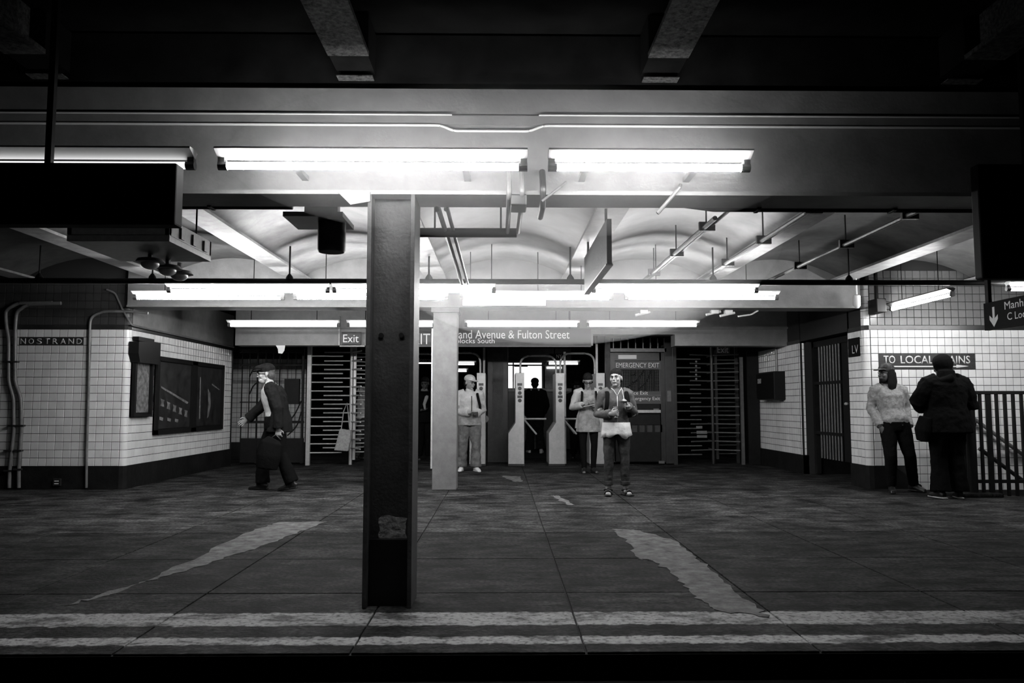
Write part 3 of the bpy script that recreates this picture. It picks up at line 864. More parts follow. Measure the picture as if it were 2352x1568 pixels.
SX = LX + 0.01
e = empty('map_case', (SX, 11.95, 1.05), 'black wall case with a neighbourhood map at the left corner', 'display case')
B(SX, 11.68, 1.03, SX + 0.07, 12.3, 1.06).box(SX, 11.68, 1.06, SX + 0.07, 11.74, 1.9).box(SX, 12.24, 1.06, SX + 0.07, 12.3, 1.9).box(SX, 11.68, 1.03, SX + 0.02, 12.3, 1.9).build('frame', M['black'], e)
MB().prism([(11.6, 2.12), (11.6, 1.95), (11.66, 1.82), (12.34, 1.82), (12.34, 2.16)], 'x', SX, SX + 0.14).build('hood', M['black'], e)
B(SX + 0.01, 11.68, 2.14, SX + 0.10, 12.2, 2.2).build('hood_top', M['black'], e)
B(SX + 0.02, 11.75, 1.09, SX + 0.03, 12.23, 1.82).build('map', M['mapp'], e)['label'] = 'printed map sheet'
for z in (1.25, 1.65): B(SX + 0.02, 12.3, z, SX + 0.06, 12.33, z + 0.1).build('hinge', M['iron'], e)

e = empty('poster_frame', (SX, 14.0, 0.74), 'wide black frame holding two dark posters on the left wall', 'poster frame')
y0, y1, z0, z1 = 12.47, 15.5, 0.74, 1.965
B(SX, y0, z0, SX + 0.02, y1, z1).build('backing', M['black'], e)
MB().box(SX, y0, z0, SX + 0.05, y1, z0 + 0.07).box(SX, y0, z1 - 0.07, SX + 0.05, y1, z1).box(SX, y0, z0, SX + 0.05, y0 + 0.1, z1).box(SX, y1 - 0.06, z0, SX + 0.05, y1, z1).box(SX, 13.9, z0, SX + 0.05, 14.12, z1).build('frame', M['black'], e)
B(SX + 0.048, y1 - 0.012, z0, SX + 0.056, y1, z1).build('edge_strip', M['white'], e)
pl = B(SX + 0.02, 12.6, 0.83, SX + 0.024, 13.88, 1.88).build('poster', M['poster'], e); pl['label'] = 'dark poster with a lit street front'
pr = B(SX + 0.02, 14.14, 0.83, SX + 0.024, 15.4, 1.88).build('poster', M['poster'], e); pr['label'] = 'dark poster with a pale curved figure'


def print_on(parent, poly, m='posterl'):
    MB().prism(poly, 'x', SX + 0.024, SX + 0.0255).build('print', M[m], parent)


print_on(pl, [(12.68, 1.50), (12.68, 1.47), (13.75, 1.22), (13.8, 1.25)])
for k in range(5):
    y = 12.68 + k * 0.24; z = 1.30 - k * 0.045
    print_on(pl, [(y, z), (y + 0.03, z - 0.05), (y, z - 0.11), (y + 0.14, z - 0.13), (y + 0.11, z - 0.07), (y + 0.14, z - 0.02)])
for k in range(3): print_on(pl, [(12.66 + k * 0.3, 1.02 - k * 0.02), (12.8 + k * 0.3, 1.0 - k * 0.02), (12.78 + k * 0.3, 0.95 - k * 0.02), (12.66 + k * 0.3, 0.97 - k * 0.02)])
print_on(pr, [(14.7, 1.5), (14.82, 1.42), (14.86, 1.2), (14.78, 1.0), (14.7, 0.96), (14.74, 1.2)])
print_on(pr, [(14.3, 1.7), (14.34, 1.7), (14.36, 0.95), (14.31, 0.95)])
print_on(pr, [(14.9, 1.6), (15.3, 1.5), (15.3, 1.48), (14.9, 1.57)])

# ------------------------------------------------------------------ right wall details
e = empty('direction_tablet', ((SIGN[0] + SIGN[1]) / 2, RY, BASEZ + 12 * TP), 'dark mosaic tablet reading TO LOCAL TRAINS with an arrow', 'sign')
x0, x1 = d0 + scol0 * 0.109, d0 + scol1 * 0.109
z0 = BASEZ + 12 * TP; z1 = z0 + 2 * TP
for k in range(scol1 - scol0):
    for r in range(2):
        B(x0 + k * 0.109 + 0.0015, RY - 0.009, z0 + r * TP + 0.0015, x0 + (k + 1) * 0.109 - 0.0015, RY, z0 + (r + 1) * TP - 0.0015).build('tile', M['mosaic'], e)
W = x1 - x0
for word, fa, fb in (('TO', 0.05, 0.17), ('LOCAL', 0.225, 0.565), ('TRAINS', 0.60, 0.945)):
    text(word, (x0 + W * fa, RY - 0.010, z0 + 0.085), (1, 0, 0), (0, 0, 1), W * (fb - fa), 0.115, M['letter'], e, 'lettering', 0.002, 0.008)
MB().prism([(x0 + W * 0.06, z0 + 0.035), (x0 + W * 0.8, z0 + 0.035), (x0 + W * 0.8, z0 + 0.025), (x0 + W * 0.93, z0 + 0.048), (x0 + W * 0.8, z0 + 0.07), (x0 + W * 0.8, z0 + 0.052), (x0 + W * 0.06, z0 + 0.052)], 'y', RY - 0.0115, RY - 0.009).build('arrow', M['letter'], e)

e = empty('corner_plate', (RX, 11.8, 1.9), 'small dark lettered plate on the side of the right corner', 'sign')
q0, q1 = at(1984, 815, X=RX - 0.02), at(1950, 778, X=RX - 0.02)
B(RX - 0.02, 11.62, 1.92, RX - 0.004, 12.0, 2.2).build('plate', M['signk'], e)
text('LV', (RX - 0.021, 11.86, 1.97), (0, -1, 0), (0, 0, 1), 0.2, 0.12, M['letter'], e, 'lettering', 0.001, -0.01)

e = empty('wall_cabinet', (RX, 15.2, 1.3), 'black wall cabinet with a small sticker on the tiled pier', 'cabinet')
B(RX - 0.22, 14.75, 1.3, RX, 15.75, 1.83).build('case', M['black'], e, bevel=0.01)
B(RX - 0.24, 14.8, 1.33, RX - 0.22, 15.7, 1.8).build('door', M['signk'], e)
B(RX - 0.243, 15.42, 1.62, RX - 0.24, 15.62, 1.71).build('sticker', M['peel'], e)
thing1(MB().pipe([(RX - 0.04, 15.1, 1.83), (RX - 0.04, 15.1, 2.9)], 0.022, 8), 'conduit', 'pale vertical conduit above the black wall cabinet', 'conduit', M['pipe'], smooth='auto')

e = empty('barred_gate', (RX + 0.2, 13.0, 0), 'black barred gate standing open in the right wall', 'gate')
B(RX + 0.18, 12.07, 0.02, RX + 0.26, 12.15, 2.3).box(RX + 0.18, 13.85, 0.02, RX + 0.26, 13.93, 2.3).box(RX + 0.18, 12.07, 2.2, RX + 0.26, 13.93, 2.3).build('frame', M['iron'], e)
B(RX + 0.2, 12.15, 0.3, RX + 0.25, 12.75, 2.2).build('sheet_panel', M['iron'], e)
for k in range(8):
    yy = 12.85 + k * 0.115
    MB().cyl((RX + 0.2, yy, 0.3), (RX + 0.2, yy, 2.2), 0.016, 8).build('bar', M['steeld'], e, smooth='auto')
for z in (0.7, 1.55): B(RX + 0.18, 12.75, z, RX + 0.225, 13.85, z + 0.05).build('cross_bar', M['iron'], e)
B(RX + 0.16, 12.2, 1.0, RX + 0.2, 12.4, 1.2).build('lock_box', M['iron'], e)
MB().ell((RX + 0.12, 12.45, 1.22), (0.03, 0.05, 0.025)).build('knob', M['steel'], e, smooth=True)

# hanging direction sign on the right
e = empty('hanging_sign', (5.55, 8.5, 2.05), 'black hanging sign reading Manhattan C Local with a white arrow', 'sign')
SGX = 5.54
B(SGX, 7.3, 2.05, SGX + 0.06, 9.0, 2.36).build('panel', M['signk'], e)
text('Manhattan', (SGX - 0.001, 8.62, 2.245), (0, -1, 0), (0, 0, 1), 0.62, 0.085, M['letter'], e, 'lettering', 0.001, 0.0)
text('C Local', (SGX - 0.001, 8.58, 2.125), (0, -1, 0), (0, 0, 1), 0.38, 0.08, M['letter'], e, 'lettering', 0.001, 0.0)
ya = 8.82
MB().prism([(ya + 0.02, 2.30), (ya + 0.02, 2.17), (ya + 0.075, 2.21), (ya + 0.075, 2.16), (ya, 2.075), (ya - 0.075, 2.16), (ya - 0.075, 2.21), (ya - 0.02, 2.17), (ya - 0.02, 2.30)], 'x', SGX - 0.002, SGX).build('arrow', M['letter'], e)
for yy in (7.6, 8.95): B(SGX + 0.01, yy - 0.03, 2.36, SGX + 0.05, yy + 0.03, 3.1).build('hanger', M['iron'], e)

# ------------------------------------------------------------------ stairwell and railing on the right
st = struct(MB().box(HX0, HY0 - 0.02, -2.4, HX1, HY0, -0.5).box(HX0 - 0.02, HY0, -2.4, HX0, HY1, -0.5).box(HX0, HY0, -2.5, HX1, HY1 + 0.06, -2.4).build('wall_stairwell', M['soot_shade']))
stair = struct(B(HX0, HY0, -2.4, HX0 + 0.02, HY1 + 0.05, -0.1).build('floor_stair', M['soot_shade']), 'stair going down behind the railing')
for k in range(11): B(HX0 + 0.02 + k * 0.27, HY0 + 0.002, -0.17 * (k + 1) - 0.25, HX0 + 0.02 + (k + 1) * 0.27, HY1 + 0.04, -0.17 * (k + 1)).build('step', M['floor_m'], stair)
RLY = 10.58
e = empty('stair_railing', (6.3, RLY, 0), 'black iron railing of upright bars beside the stairs', 'railing')
nx = at(2236, 1138, Y=RLY).x
zt = at(2290, 900, Y=RLY).z
MB().loft([(nx, RLY, 0), (nx, RLY, 0.04), (nx, RLY, 0.05), (nx, RLY, zt + 0.1), (nx, RLY, zt + 0.13)], [0.10, 0.10, 0.062, 0.062, 0.035], 12).build('newel_post', M['iron'], e, smooth='auto')
B(nx, RLY - 0.025, zt - 0.03, nx + 5, RLY + 0.025, zt + 0.015).build('top_rail', M['iron'], e, bevel=0.006)
B(nx, RLY - 0.015, 0.17, nx + 5, RLY + 0.015, 0.215).build('bottom_rail', M['iron'], e)
for k in range(1, 36):
    X = nx + 0.03 + 0.112 * k
    w = 0.032 if k % 9 == 2 else 0.017
    B(X - w, RLY - 0.017, 0.0, X + w, RLY + 0.017, zt).build('bar', M['iron'], e)
e2 = empty('stair_gate', (nx - 0.1, RLY + 0.3, 0), 'short black iron gate leaf beside the newel post', 'gate')
ga, gb = Vector((nx - 0.02, RLY + 0.1, 0)), Vector((nx + 0.02, RLY + 0.6, 0))
for z in (0.19, zt - 0.05): MB().cyl(ga + Vector((0, 0, z)), gb + Vector((0, 0, z)), 0.022, 8).build('cross_rail', M['iron'], e2)
for k in range(6):
    q = ga.lerp(gb, k / 5)
    MB().cyl(q + Vector((0, 0, 0.19 if k else 0.0)), q + Vector((0, 0, zt - 0.05)), 0.017, 8).build('bar', M['iron'], e2)
h0, h1 = at(2215, 945, Y=RY - 0.09), at(2352, 1046, Y=RY - 0.09)
hd = (h1 - h0)
e = empty('handrail', h0, 'sloping wall handrail going down the stairs', 'handrail')
MB().cyl(h0 - hd * 0.35, h0 + hd * 3, 0.028, 10).build('rail', M['steeld'], e, smooth='auto')
for t in (0.2, 1.2, 2.2): MB().pipe([h0 + hd * t, h0 + hd * t + Vector((0, 0.03, -0.08)), h0 + hd * t + Vector((0, 0.09, -0.1))], 0.012, 8).build('bracket', M['iron'], e)
dz = Vector((0, -0.6, -0.62))
thing1(MB().cyl(h0 + dz - hd * 0.2, h0 + dz + hd * 3, 0.028, 10), 'stair_stringer', 'sloping lower rail behind the railing bars', 'handrail', M['irong'], smooth='auto')
thing1(MB().prism([(nx - 0.35, RLY - 0.18), (nx + 0.3, RLY - 0.18), (nx + 0.3, RLY + 0.08), (nx - 0.35, RLY + 0.08)], 'z', 0.0, 0.05), 'post_footing', 'low concrete footing under the newel post', 'footing', M['floor_m'], bevel=0.012)

# ------------------------------------------------------------------ fare control line
TY = 15.9


def turnstile(label, xr, arms=True):
    """pylon with stepped outline; xr = world x of the right side"""
    e = empty('turnstile', (xr, TY, 0), label, 'turnstile', 'turnstiles', local=True)
    prof = [(-0.315, 0.03), (0, 0.03), (0, 1.84), (-0.175, 1.84), (-0.175, 0.85), (-0.315, 0.64)]
    MB().prism(prof, 'y', 0, 0.9).build('pylon', M['turn'], e, bevel=0.006)
    B(-0.32, -0.01, 0, 0.005, 0.91, 0.04).build('plinth', M['irong'], e)
    for z, kind in ((1.61, 'r'), (1.53, 'c'), (1.44, 'c'), (1.365, 'r'), (1.29, 'c')):
        if kind == 'r': B(-0.135, -0.006, z - 0.025, -0.04, 0, z + 0.025).build('display', M['dotw'], e)
        else: MB().cyl((-0.0875, -0.007, z), (-0.0875, 0.0, z), 0.038, 16).build('indicator', M['dotw'], e, smooth='auto')
    MB().cyl((-0.01, 0.4, 0.92), (0.0, 0.38, 0.92), 0.07, 14).build('hub', M['steeld'], e, smooth='auto')
    for d in () if not arms else ((0.46, -0.02, 0.0), (0.25, -0.25, -0.3), (0.25, 0.25, -0.3)):
        MB().cyl((0, 0.39, 0.92), (d[0], 0.39 + d[1], 0.92 + d[2]), 0.018, 8).build('arm', M['steel'], e, smooth='auto')
    return e


def guard(label, x0, x1, top):
    e = empty('guard_loop', (x0, TY + 0.3, 1.84), label, 'guard rail', 'guard loops over the turnstiles')
    MB().pipe([(x0, TY + 0.3, 1.8), (x0, TY + 0.3, top), (x1, TY + 0.3, top), (x1, TY + 0.3, 1.8)], 0.021, 8, 0.22).build('loop', M['steel'], e, smooth='auto')


S = 1829 / TY
tx = lambda px: at(px, 960, Y=TY).x
for px, lb in ((1115, 'turnstile pylon behind the man in the white cap'), (1204, 'turnstile pylon left of the man walking away'), (1297, 'turnstile pylon right of the man walking away'), (1390, 'turnstile pylon behind the two women'), (1026, 'turnstile pylon hidden behind the pale column')):
    turnstile(lb, tx(px), px not in (1115, 1390))
guard('guard loop over the passage where the man walks away', tx(1196), tx(1280), 2.2)
guard('guard loop above the woman with the tablet', tx(1290), tx(1371), 2.25)
guard('guard loop above the man in the white cap', tx(1010), tx(1102), 2.26)
guard('guard loop left of the pale column', tx(912), tx(1003), 2.24)
for px, yt, lb in ((1110, 798, 'pale slim post above the man in the white cap'), (1303, 808, 'pale slim post beside the booth window'), (1380, 755, 'tall pale post left of the emergency gate')):
    X = tx(px); z = at(px, yt, Y=TY + 0.6).z
    thing1(B(X - 0.022, TY + 0.58, 0.0, X + 0.022, TY + 0.63, z), 'slim_post', lb, 'post', M['pipel'])

# street-name sign board
e = empty('overhead_sign', (0, 14.5, 2.25), 'long dark sign board naming Nostrand Avenue and Fulton Street', 'sign')
SY = 14.48
p0, p1 = at(900, 796, Y=SY), at(1357, 754, Y=SY)
B(p0.x, SY, p0.z, p1.x, SY + 0.06, p1.z).build('board', M['signg'], e)
B(p0.x, SY - 0.004, p0.z + 0.02, p1.x, SY, p0.z + 0.085).build('pale_stripe', M['column'], e)


def sign_text(s, xa, xb, yb, yt, Y, parent, m='letter', bold=0.0):
    a, b = at(xa, yb, Y=Y), at(xb, yt, Y=Y)
    text(s, (a.x, Y, a.z), (1, 0, 0), (0, 0, 1), b.x - a.x, b.z - a.z, M[m], parent, 'lettering', 0.002, bold)


sign_text('Nostrand Avenue & Fulton Street', 999, 1308, 777, 758, SY - 0.003, e)
sign_text('2 blocks South', 1034, 1136, 788, 777, SY - 0.006, e)
sign_text('EXIT', 932, 988, 790, 766, SY - 0.006, e)
for X in (p0.x + 0.4, p1.x - 0.4): B(X, SY + 0.02, p1.z, X + 0.03, SY + 0.05, 3.0).build('hanger', M['iron'], e)

e = empty('exit_sign', at(806, 795, Y=14.45), 'small framed Exit sign left of the near column', 'sign')
p0, p1 = at(777, 796, Y=14.45), at(838, 757, Y=14.45)
MB().box(p0.x, 14.45, p0.z, p1.x, 14.5, p0.z + 0.025).box(p0.x, 14.45, p0.z, p0.x + 0.025, 14.5, p1.z + 0.25).build('frame', M['pipe'], e)
q0, q1 = at(784, 791, Y=14.46), at(829, 762, Y=14.46)
B(q0.x, 14.46, q0.z, q1.x, 14.5, q1.z).box(q0.x + 0.05, 14.5, q1.z - 0.05, q0.x + 0.08, 14.6, q1.z).build('panel', M['column'], e)
sign_text('Exit', 788, 824, 786, 768, 14.457, e)
e = empty('exit_sign', at(1660, 812, Y=15.8), 'dim Exit sign over the right revolving gate', 'sign')
q0, q1 = at(1646, 812, Y=15.8), at(1676, 793, Y=15.8)
B(q0.x, 15.8, q0.z, q1.x, 15.84, q1.z + 0.03).box(q0.x + 0.1, 15.81, q1.z, q0.x + 0.13, 15.83, 3.0).build('panel', M['signg'], e)
sign_text('Exit', 1648, 1673, 810, 795, 15.798, e)
p0, p1 = at(633, 812, Y=14.58), at(655, 793, Y=14.58)
thing1(MB().prism([(p0.x, p1.z), (p1.x, p1.z), (p1.x - 0.01, p0.z + 0.06), (p1.x - 0.05, p0.z), (p0.x + 0.05, p0.z + 0.01), (p0.x + 0.04, p0.z + 0.09)], 'y', 14.575, 14.58), 'paper_notice', 'torn white paper hanging from the fascia above the flat cap', 'paper', M['letter'])

# emergency exit gate
GY = 16.2
e = empty('emergency_gate', at(1465, 1062, Y=GY), 'dark emergency exit gate with a push bar behind the waiting woman', 'gate')


def gpx(x0, yb, x1, yt, dy0, dy1, name, m, parent=e, bevel=0.0):
    a, b = at(x0, yb, Y=GY), at(x1, yt, Y=GY)
    return B(a.x, GY + dy0, a.z, b.x, GY + dy1, b.z).build(name, M[m], parent, bevel=bevel)


zfl = 1064
gpx(1392, zfl, 1401, 770, -0.03, 0.07, 'frame_post', 'column')
gpx(1530, zfl, 1547, 770, -0.03, 0.07, 'frame_post', 'irong')
gpx(1400, 808, 1530, 800, -0.03, 0.07, 'frame_head', 'steeld')
gpx(1400, 776, 1530, 770, -0.02, 0.05, 'transom_rail', 'irong')
for k in range(9): gpx(1409 + 17 * k - 1, 800, 1409 + 17 * k + 1, 776, 0.0, 0.03, 'transom_bar', 'steeld')
gpx(1403, zfl - 3, 1412, 810, 0.0, 0.05, 'stile', 'irong')
gpx(1518, zfl - 3, 1528, 810, 0.0, 0.05, 'stile', 'irong')
gpx(1412, 828, 1518, 810, 0.0, 0.05, 'top_panel', 'irong')
gpx(1420, 824, 1462, 815, -0.006, 0.0, 'white_label', 'white')
s1 = gpx(1412, 848, 1518, 829, -0.004, 0.02, 'notice', 'signg')
sign_text('EMERGENCY EXIT', 1415, 1514, 844, 833, GY - 0.0045, e)
gpx(1412, 927, 1518, 898, -0.004, 0.02, 'notice', 'signg')
gpx(1412, 908, 1518, 907, -0.006, -0.003, 'notice_line', 'pipe')
sign_text('Service Exit', 1432, 1488, 906, 898, GY - 0.0045, e)
sign_text('For Emergency Exit', 1425, 1516, 921, 911, GY - 0.0045, e)
for xx in (1447, 1465, 1482, 1499): gpx(xx, 898, xx + 3, 848, 0.0, 0.02, 'bar', 'iron')
for (xa, ya, xb, yb) in ((1428, 895, 1480, 850), (1447, 882, 1478, 850), (1464, 895, 1496, 850), (1447, 862, 1460, 850)):
    A, Cc = at(xa, ya, Y=GY), at(xb, yb, Y=GY)
    pts = [A, A.lerp(Cc, 0.5) + Vector((0.05, 0, -0.05)), Cc]
    MB().pipe(pts, 0.013, 6, 0.15).build('curved_bar', M['iron'], e)
for k in range(14):
    a = at(1412, 850 + k * 3.5, Y=GY + 0.03); b = at(1518, 850, Y=GY + 0.03)
    MB().cyl((a.x, GY + 0.03, a.z), (b.x, GY + 0.03, a.z), 0.003, 5).build('mesh_wire', M['steeld'], e)
for k in range(26):
    a = at(1414 + k * 4, 850, Y=GY + 0.034); b = at(1414, 898, Y=GY + 0.034)
    MB().cyl((a.x, GY + 0.034, a.z), (a.x, GY + 0.034, b.z), 0.003, 5).build('mesh_wire', M['steeld'], e)
gpx(1412, 975, 1518, 927, 0.0, 0.05, 'lock_panel', 'iron')
pb = gpx(1445, 948, 1516, 941, -0.09, -0.05, 'push_bar', 'steel', bevel=0.008)
gpx(1500, 944, 1512, 938, -0.07, 0.0, 'push_bar_mount', 'steeld')
gpx(1412, zfl - 4, 1518, 992, 0.0, 0.05, 'lower_panel', 'iron')
for k in range(7): gpx(1412 + k * 17.5, 992, 1416 + k * 17.5, 975, 0.0, 0.04, 'mullion', 'iron')
gpx(1412, 992, 1518, 975, 0.035, 0.04, 'backing_mesh', 'column')
gpx(1532, 922, 1540, 897, -0.04, -0.03, 'strike_plate', 'steeld')
gpx(1513, 1064, 1526, 1058, -0.02, 0.0, 'hinge', 'steeld')


def revolving_gate(label, c, post_x, comb_x1, Y, rot, spacing, n, z0, mirror, mats, right_comb):
    """full-height revolving gate: fixed comb bars, three-winged rotor, canopy, posts"""
    pm, bm_ = mats
    e = empty('revolving_gate', (c, Y, 0), label, 'revolving gate', 'full height revolving gates')
    top = z0 + spacing * n + 0.12
    MB().cyl((c, Y, 0), (c, Y, top), 0.035, 12).build('rotor_post', M[pm], e, smooth='auto')
    B(post_x - 0.04, Y - 0.25, 0, post_x + 0.04, Y - 0.17, top).build('side_post', M[pm], e, bevel=0.005)
    lo, hi = sorted((post_x, c))
    B(lo - 0.04, Y - 0.26, top, hi + 0.08, Y - 0.16, top + 0.07).build('head_bar', M[pm], e, bevel=0.005)
    B(lo - 0.04, Y - 0.16, top + 0.02, hi + 0.5, Y + 0.9, top + 0.06).build('canopy', M['iron'], e)
    for k in range(n):
        z = z0 + spacing * k
        MB().cyl((post_x, Y - 0.21, z), (comb_x1, Y - 0.16, z), 0.013, 8).build('comb_bar', M[bm_], e, smooth='auto')
        for w in range(3):
            a = R(rot + 120 * w)
            MB().cyl((c, Y, z + spacing * 0.5), (c + 0.56 * math.cos(a), Y + 0.56 * math.sin(a), z + spacing * 0.5), 0.014, 8).build('rotor_arm', M[bm_], e, smooth='auto')
        if right_comb: MB().cyl((c + 0.08, Y + 0.1, z), (c + right_comb, Y + 0.15, z), 0.011, 8).build('comb_bar', M[bm_], e, smooth='auto')
    if right_comb: B(c + right_comb - 0.03, Y + 0.12, 0, c + right_comb + 0.03, Y + 0.18, top).build('side_post', M[pm], e)
    B(c + 0.05, Y - 0.05, 0.1, c + 0.10, Y, top - 0.1).build('inner_post', M[pm], e)
    return e


gl = revolving_gate('steel revolving gate left of the near column, with a woman passing', at(806, 960, Y=16.3).x, at(709, 960, Y=16.1).x, at(785, 960, Y=16.1).x, 16.3, 180, 0.176, 12, 0.25, False, ('steel', 'steel'), 0.75)
gr = revolving_gate('dark revolving gate with many bars right of the emergency gate', at(1637, 960, Y=16.4).x, at(1550, 960, Y=16.2).x, at(1612, 960, Y=16.2).x, 16.4, 205, 0.176, 12, 0.2, False, ('irong', 'steeld'), 0.55)
for k in range(5):
    p = at(1599, 830 + k * 10, Y=16.15)
    MB().cyl((p.x, 16.15, p.z), (p.x, 16.16, p.z), 0.022, 10).build('sticker', M['pipe'], gr)
for (xa, ya, xb, yb) in ((1599, 984, 1613, 978), (1600, 996, 1624, 989), (1601, 1005, 1624, 999)):
    a, b = at(xa, ya, Y=16.14), at(xb, yb, Y=16.14)
    B(a.x, 16.14, a.z, b.x, 16.145, b.z).build('sticker', M['pipe'], gr)
pz = at(1702, 820, Y=16.2)
thing1(B(pz.x - 0.03, 16.18, 0, pz.x + 0.03, 16.24, pz.z), 'slim_post', 'pale slim post at the right end of the fare line', 'post', M['steeld'])
thing1(B(pz.x + 0.12, 16.2, 0, 5.27, 16.25, 2.29), 'end_panel', 'dark end panel between fare line and tiled pier', 'panel', M['iron'])

# iron fence behind the walking man
e = empty('iron_fence', at(625, 1060, Y=16.2), 'black iron fence with curved braces behind the man in the flat cap', 'fence')
GY = 16.2
for px, w in ((553, 7), (589, 9), (640, 5), (694, 10)): gpx(px - w / 2, 1064, px + w / 2, 800, 0, 0.06, 'post', 'iron', e)
for yy, w in ((1012, 12), (923, 2), (969, 6), (838, 4), (806, 8)): gpx(550, yy + w / 2, 697, yy - w / 2, 0.01, 0.05, 'rail', 'iron', e)
for px in (571, 608, 625, 659, 677): gpx(px - 2, 1012, px + 2, 806, 0.015, 0.045, 'bar', 'iron', e)
gpx(550, 1062, 697, 1012, 0.02, 0.04, 'kick_panel', 'iron', e)
for (xa, ya, xb, yb, b_) in ((573, 865, 606, 838, 0.06), (573, 905, 606, 872, 0.06), (660, 1000, 692, 945, -0.06), (642, 985, 692, 920, -0.06)):
    A, Cc = at(xa, ya, Y=16.2), at(xb, yb, Y=16.2)
    MB().pipe([A, A.lerp(Cc, 0.5) + Vector((-b_, 0, b_)), Cc], 0.014, 6, 0.2).build('curved_brace', M['iron'], e)
gpx(655, 928, 690, 870, -0.1, 0.0, 'lock_box', 'iron', e)

# ------------------------------------------------------------------ beyond the turnstiles: booth and far lamps
BY = 21.5
e = empty('station_booth', at(1235, 1000, Y=BY), 'station agent booth with bright windows beyond the turnstiles', 'booth')


def bpx(x0, yb, x1, yt, dy0, dy1, name, m, parent=e):
    a, b = at(x0, yb, Y=BY), at(x1, yt, Y=BY)
    return B(a.x, BY + dy0, a.z, b.x, BY + dy1, b.z).build(name, M[m], parent)


zf = at(1200, 1032, Y=BY)
bpx(1150, 1031, 1312, 897, 0, 1.2, 'lower_wall', 'irong')
bpx(1150, 832, 1312, 800, 0, 1.2, 'roof', 'irong')
bpx(1150, 899, 1312, 892, -0.12, 0.05, 'counter', 'pipe')
bpx(1162, 891, 1246, 833, 0.06, 0.08, 'lit_pane', 'glassb')
bpx(1252, 891, 1300, 833, 0.06, 0.08, 'dark_pane', 'steeld')
for xx in (1160, 1179, 1246, 1300): bpx(xx - 1.5, 893, xx + 1.5, 831, 0, 0.1, 'mullion', 'pipe')
bpx(1160, 840, 1302, 837, 0.0, 0.07, 'window_bar', 'pipe')
bpx(1181, 842, 1212, 837, -0.02, 0.0, 'notice', 'signk')
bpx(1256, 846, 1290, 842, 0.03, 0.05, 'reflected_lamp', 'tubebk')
for (x0, x1, y, Y, lb) in ((940, 1012, 833, 20.0, 'distant tube lamp seen left of the pale column'), (1046, 1092, 836, 20.0, 'distant tube lamp seen right of the pale column'), (1046, 1074, 852, 22.5, 'faintest distant tube lamp behind the man in the white cap'), (1258, 1330, 835, 20.0, 'distant tube lamp beside the booth')):
    a, b = row(x0, x1, y, Y)
    lamp(lb, a, b, M['tubebk'], 'distant tube lamps beyond the turnstiles', hang=3.0)
e = empty('small_sign', at(975, 832, Y=18.5), 'small dark sign reading Nostrand beyond the turnstiles', 'sign')
a, b = at(930, 832, Y=18.5), at(1012, 820, Y=18.5)
B(a.x, 18.5, a.z, b.x, 18.53, b.z).box(a.x + 0.2, 18.5, b.z, a.x + 0.23, 18.53, 3.0).box(b.x - 0.23, 18.5, b.z, b.x - 0.2, 18.53, 3.0).build('panel', M['signk'], e)
sign_text('Nostrand', 956, 1000, 830, 822, 18.497, e)
e = empty('small_sign', at(1285, 823, Y=18.5), 'small dark sign with the letters NY right of the booth window', 'sign')
a, b = at(1262, 824, Y=18.5), at(1302, 812, Y=18.5)
B(a.x, 18.5, a.z, b.x, 18.53, b.z).box(a.x + 0.1, 18.5, b.z, a.x + 0.13, 18.53, 3.0).build('panel', M['signk'], e)
sign_text('NY', 1278, 1290, 822, 814, 18.497, e)

# ------------------------------------------------------------------ people
M.update(
    skin=mat('light skin', 0.30, 0.55, nz=(30, 0.06)), skind=mat('dark skin', 0.08, 0.55, nz=(30, 0.08)), skinm=mat('tan skin', 0.24, 0.55, nz=(30, 0.06)),
    hair=mat('dark hair', 0.012, 0.6, spec=0.03, bump=(90, 0.6)), hairk=mat('iron grey hair', 0.05, 0.8, bump=(90, 0.6)), hairg=mat('grey beard', 0.34, 0.8, bump=(90, 0.6)),
    eye=mat('eye dark', 0.02, 0.2), lips=mat('lips', 0.20, 0.5), lipsd=mat('dark lips', 0.045, 0.5),
    cblack=mat('black cloth', 0.006, 0.9, spec=0.03, bump=(25, 0.3)), cdark=mat('dark wool', 0.012, 0.85, spec=0.03, nz=(20, 0.4), bump=(25, 0.4)), cdark2=mat('dark denim', 0.04, 0.85, spec=0.03, nz=(12, 0.5), bump=(22, 0.5)),
    cgrey=mat('grey hoodie knit', 0.085, 0.9, spec=0.03, nz=(16, 0.3), bump=(24, 0.5)), cheather=mat('heather grey knit', 0.24, 0.9, spec=0.03, nz=(30, 0.35), bump=(20, 0.6)),
    clight=mat('pale jacket cloth', 0.42, 0.8, nz=(8, 0.2), bump=(18, 0.5)), cwhite=mat('white cotton', 0.55, 0.8, bump=(20, 0.5)), cmid=mat('mid grey cloth', 0.26, 0.85, spec=0.03, nz=(12, 0.4), bump=(20, 0.5)),
    khaki=mat('pale trousers cloth', 0.12, 0.85, spec=0.03, nz=(10, 0.4), bump=(16, 0.6)), leather=mat('black leather', 0.012, 0.4), shoew=mat('white shoe', 0.6, 0.6), canvas=mat('canvas tote', 0.3, 0.85, nz=(25, 0.3)),
    phone=mat('phone shell', 0.03, 0.3), cup=mat('pale cup', 0.55, 0.5), camo=mat('camo cloth', 0.07, 0.85, spec=0.03, nz=(14, 0.9)),
)
DEC = 0.5
CL = bpy.data.textures.new('folds', 'CLOUDS'); CL.noise_scale = 0.10; CL.noise_depth = 3


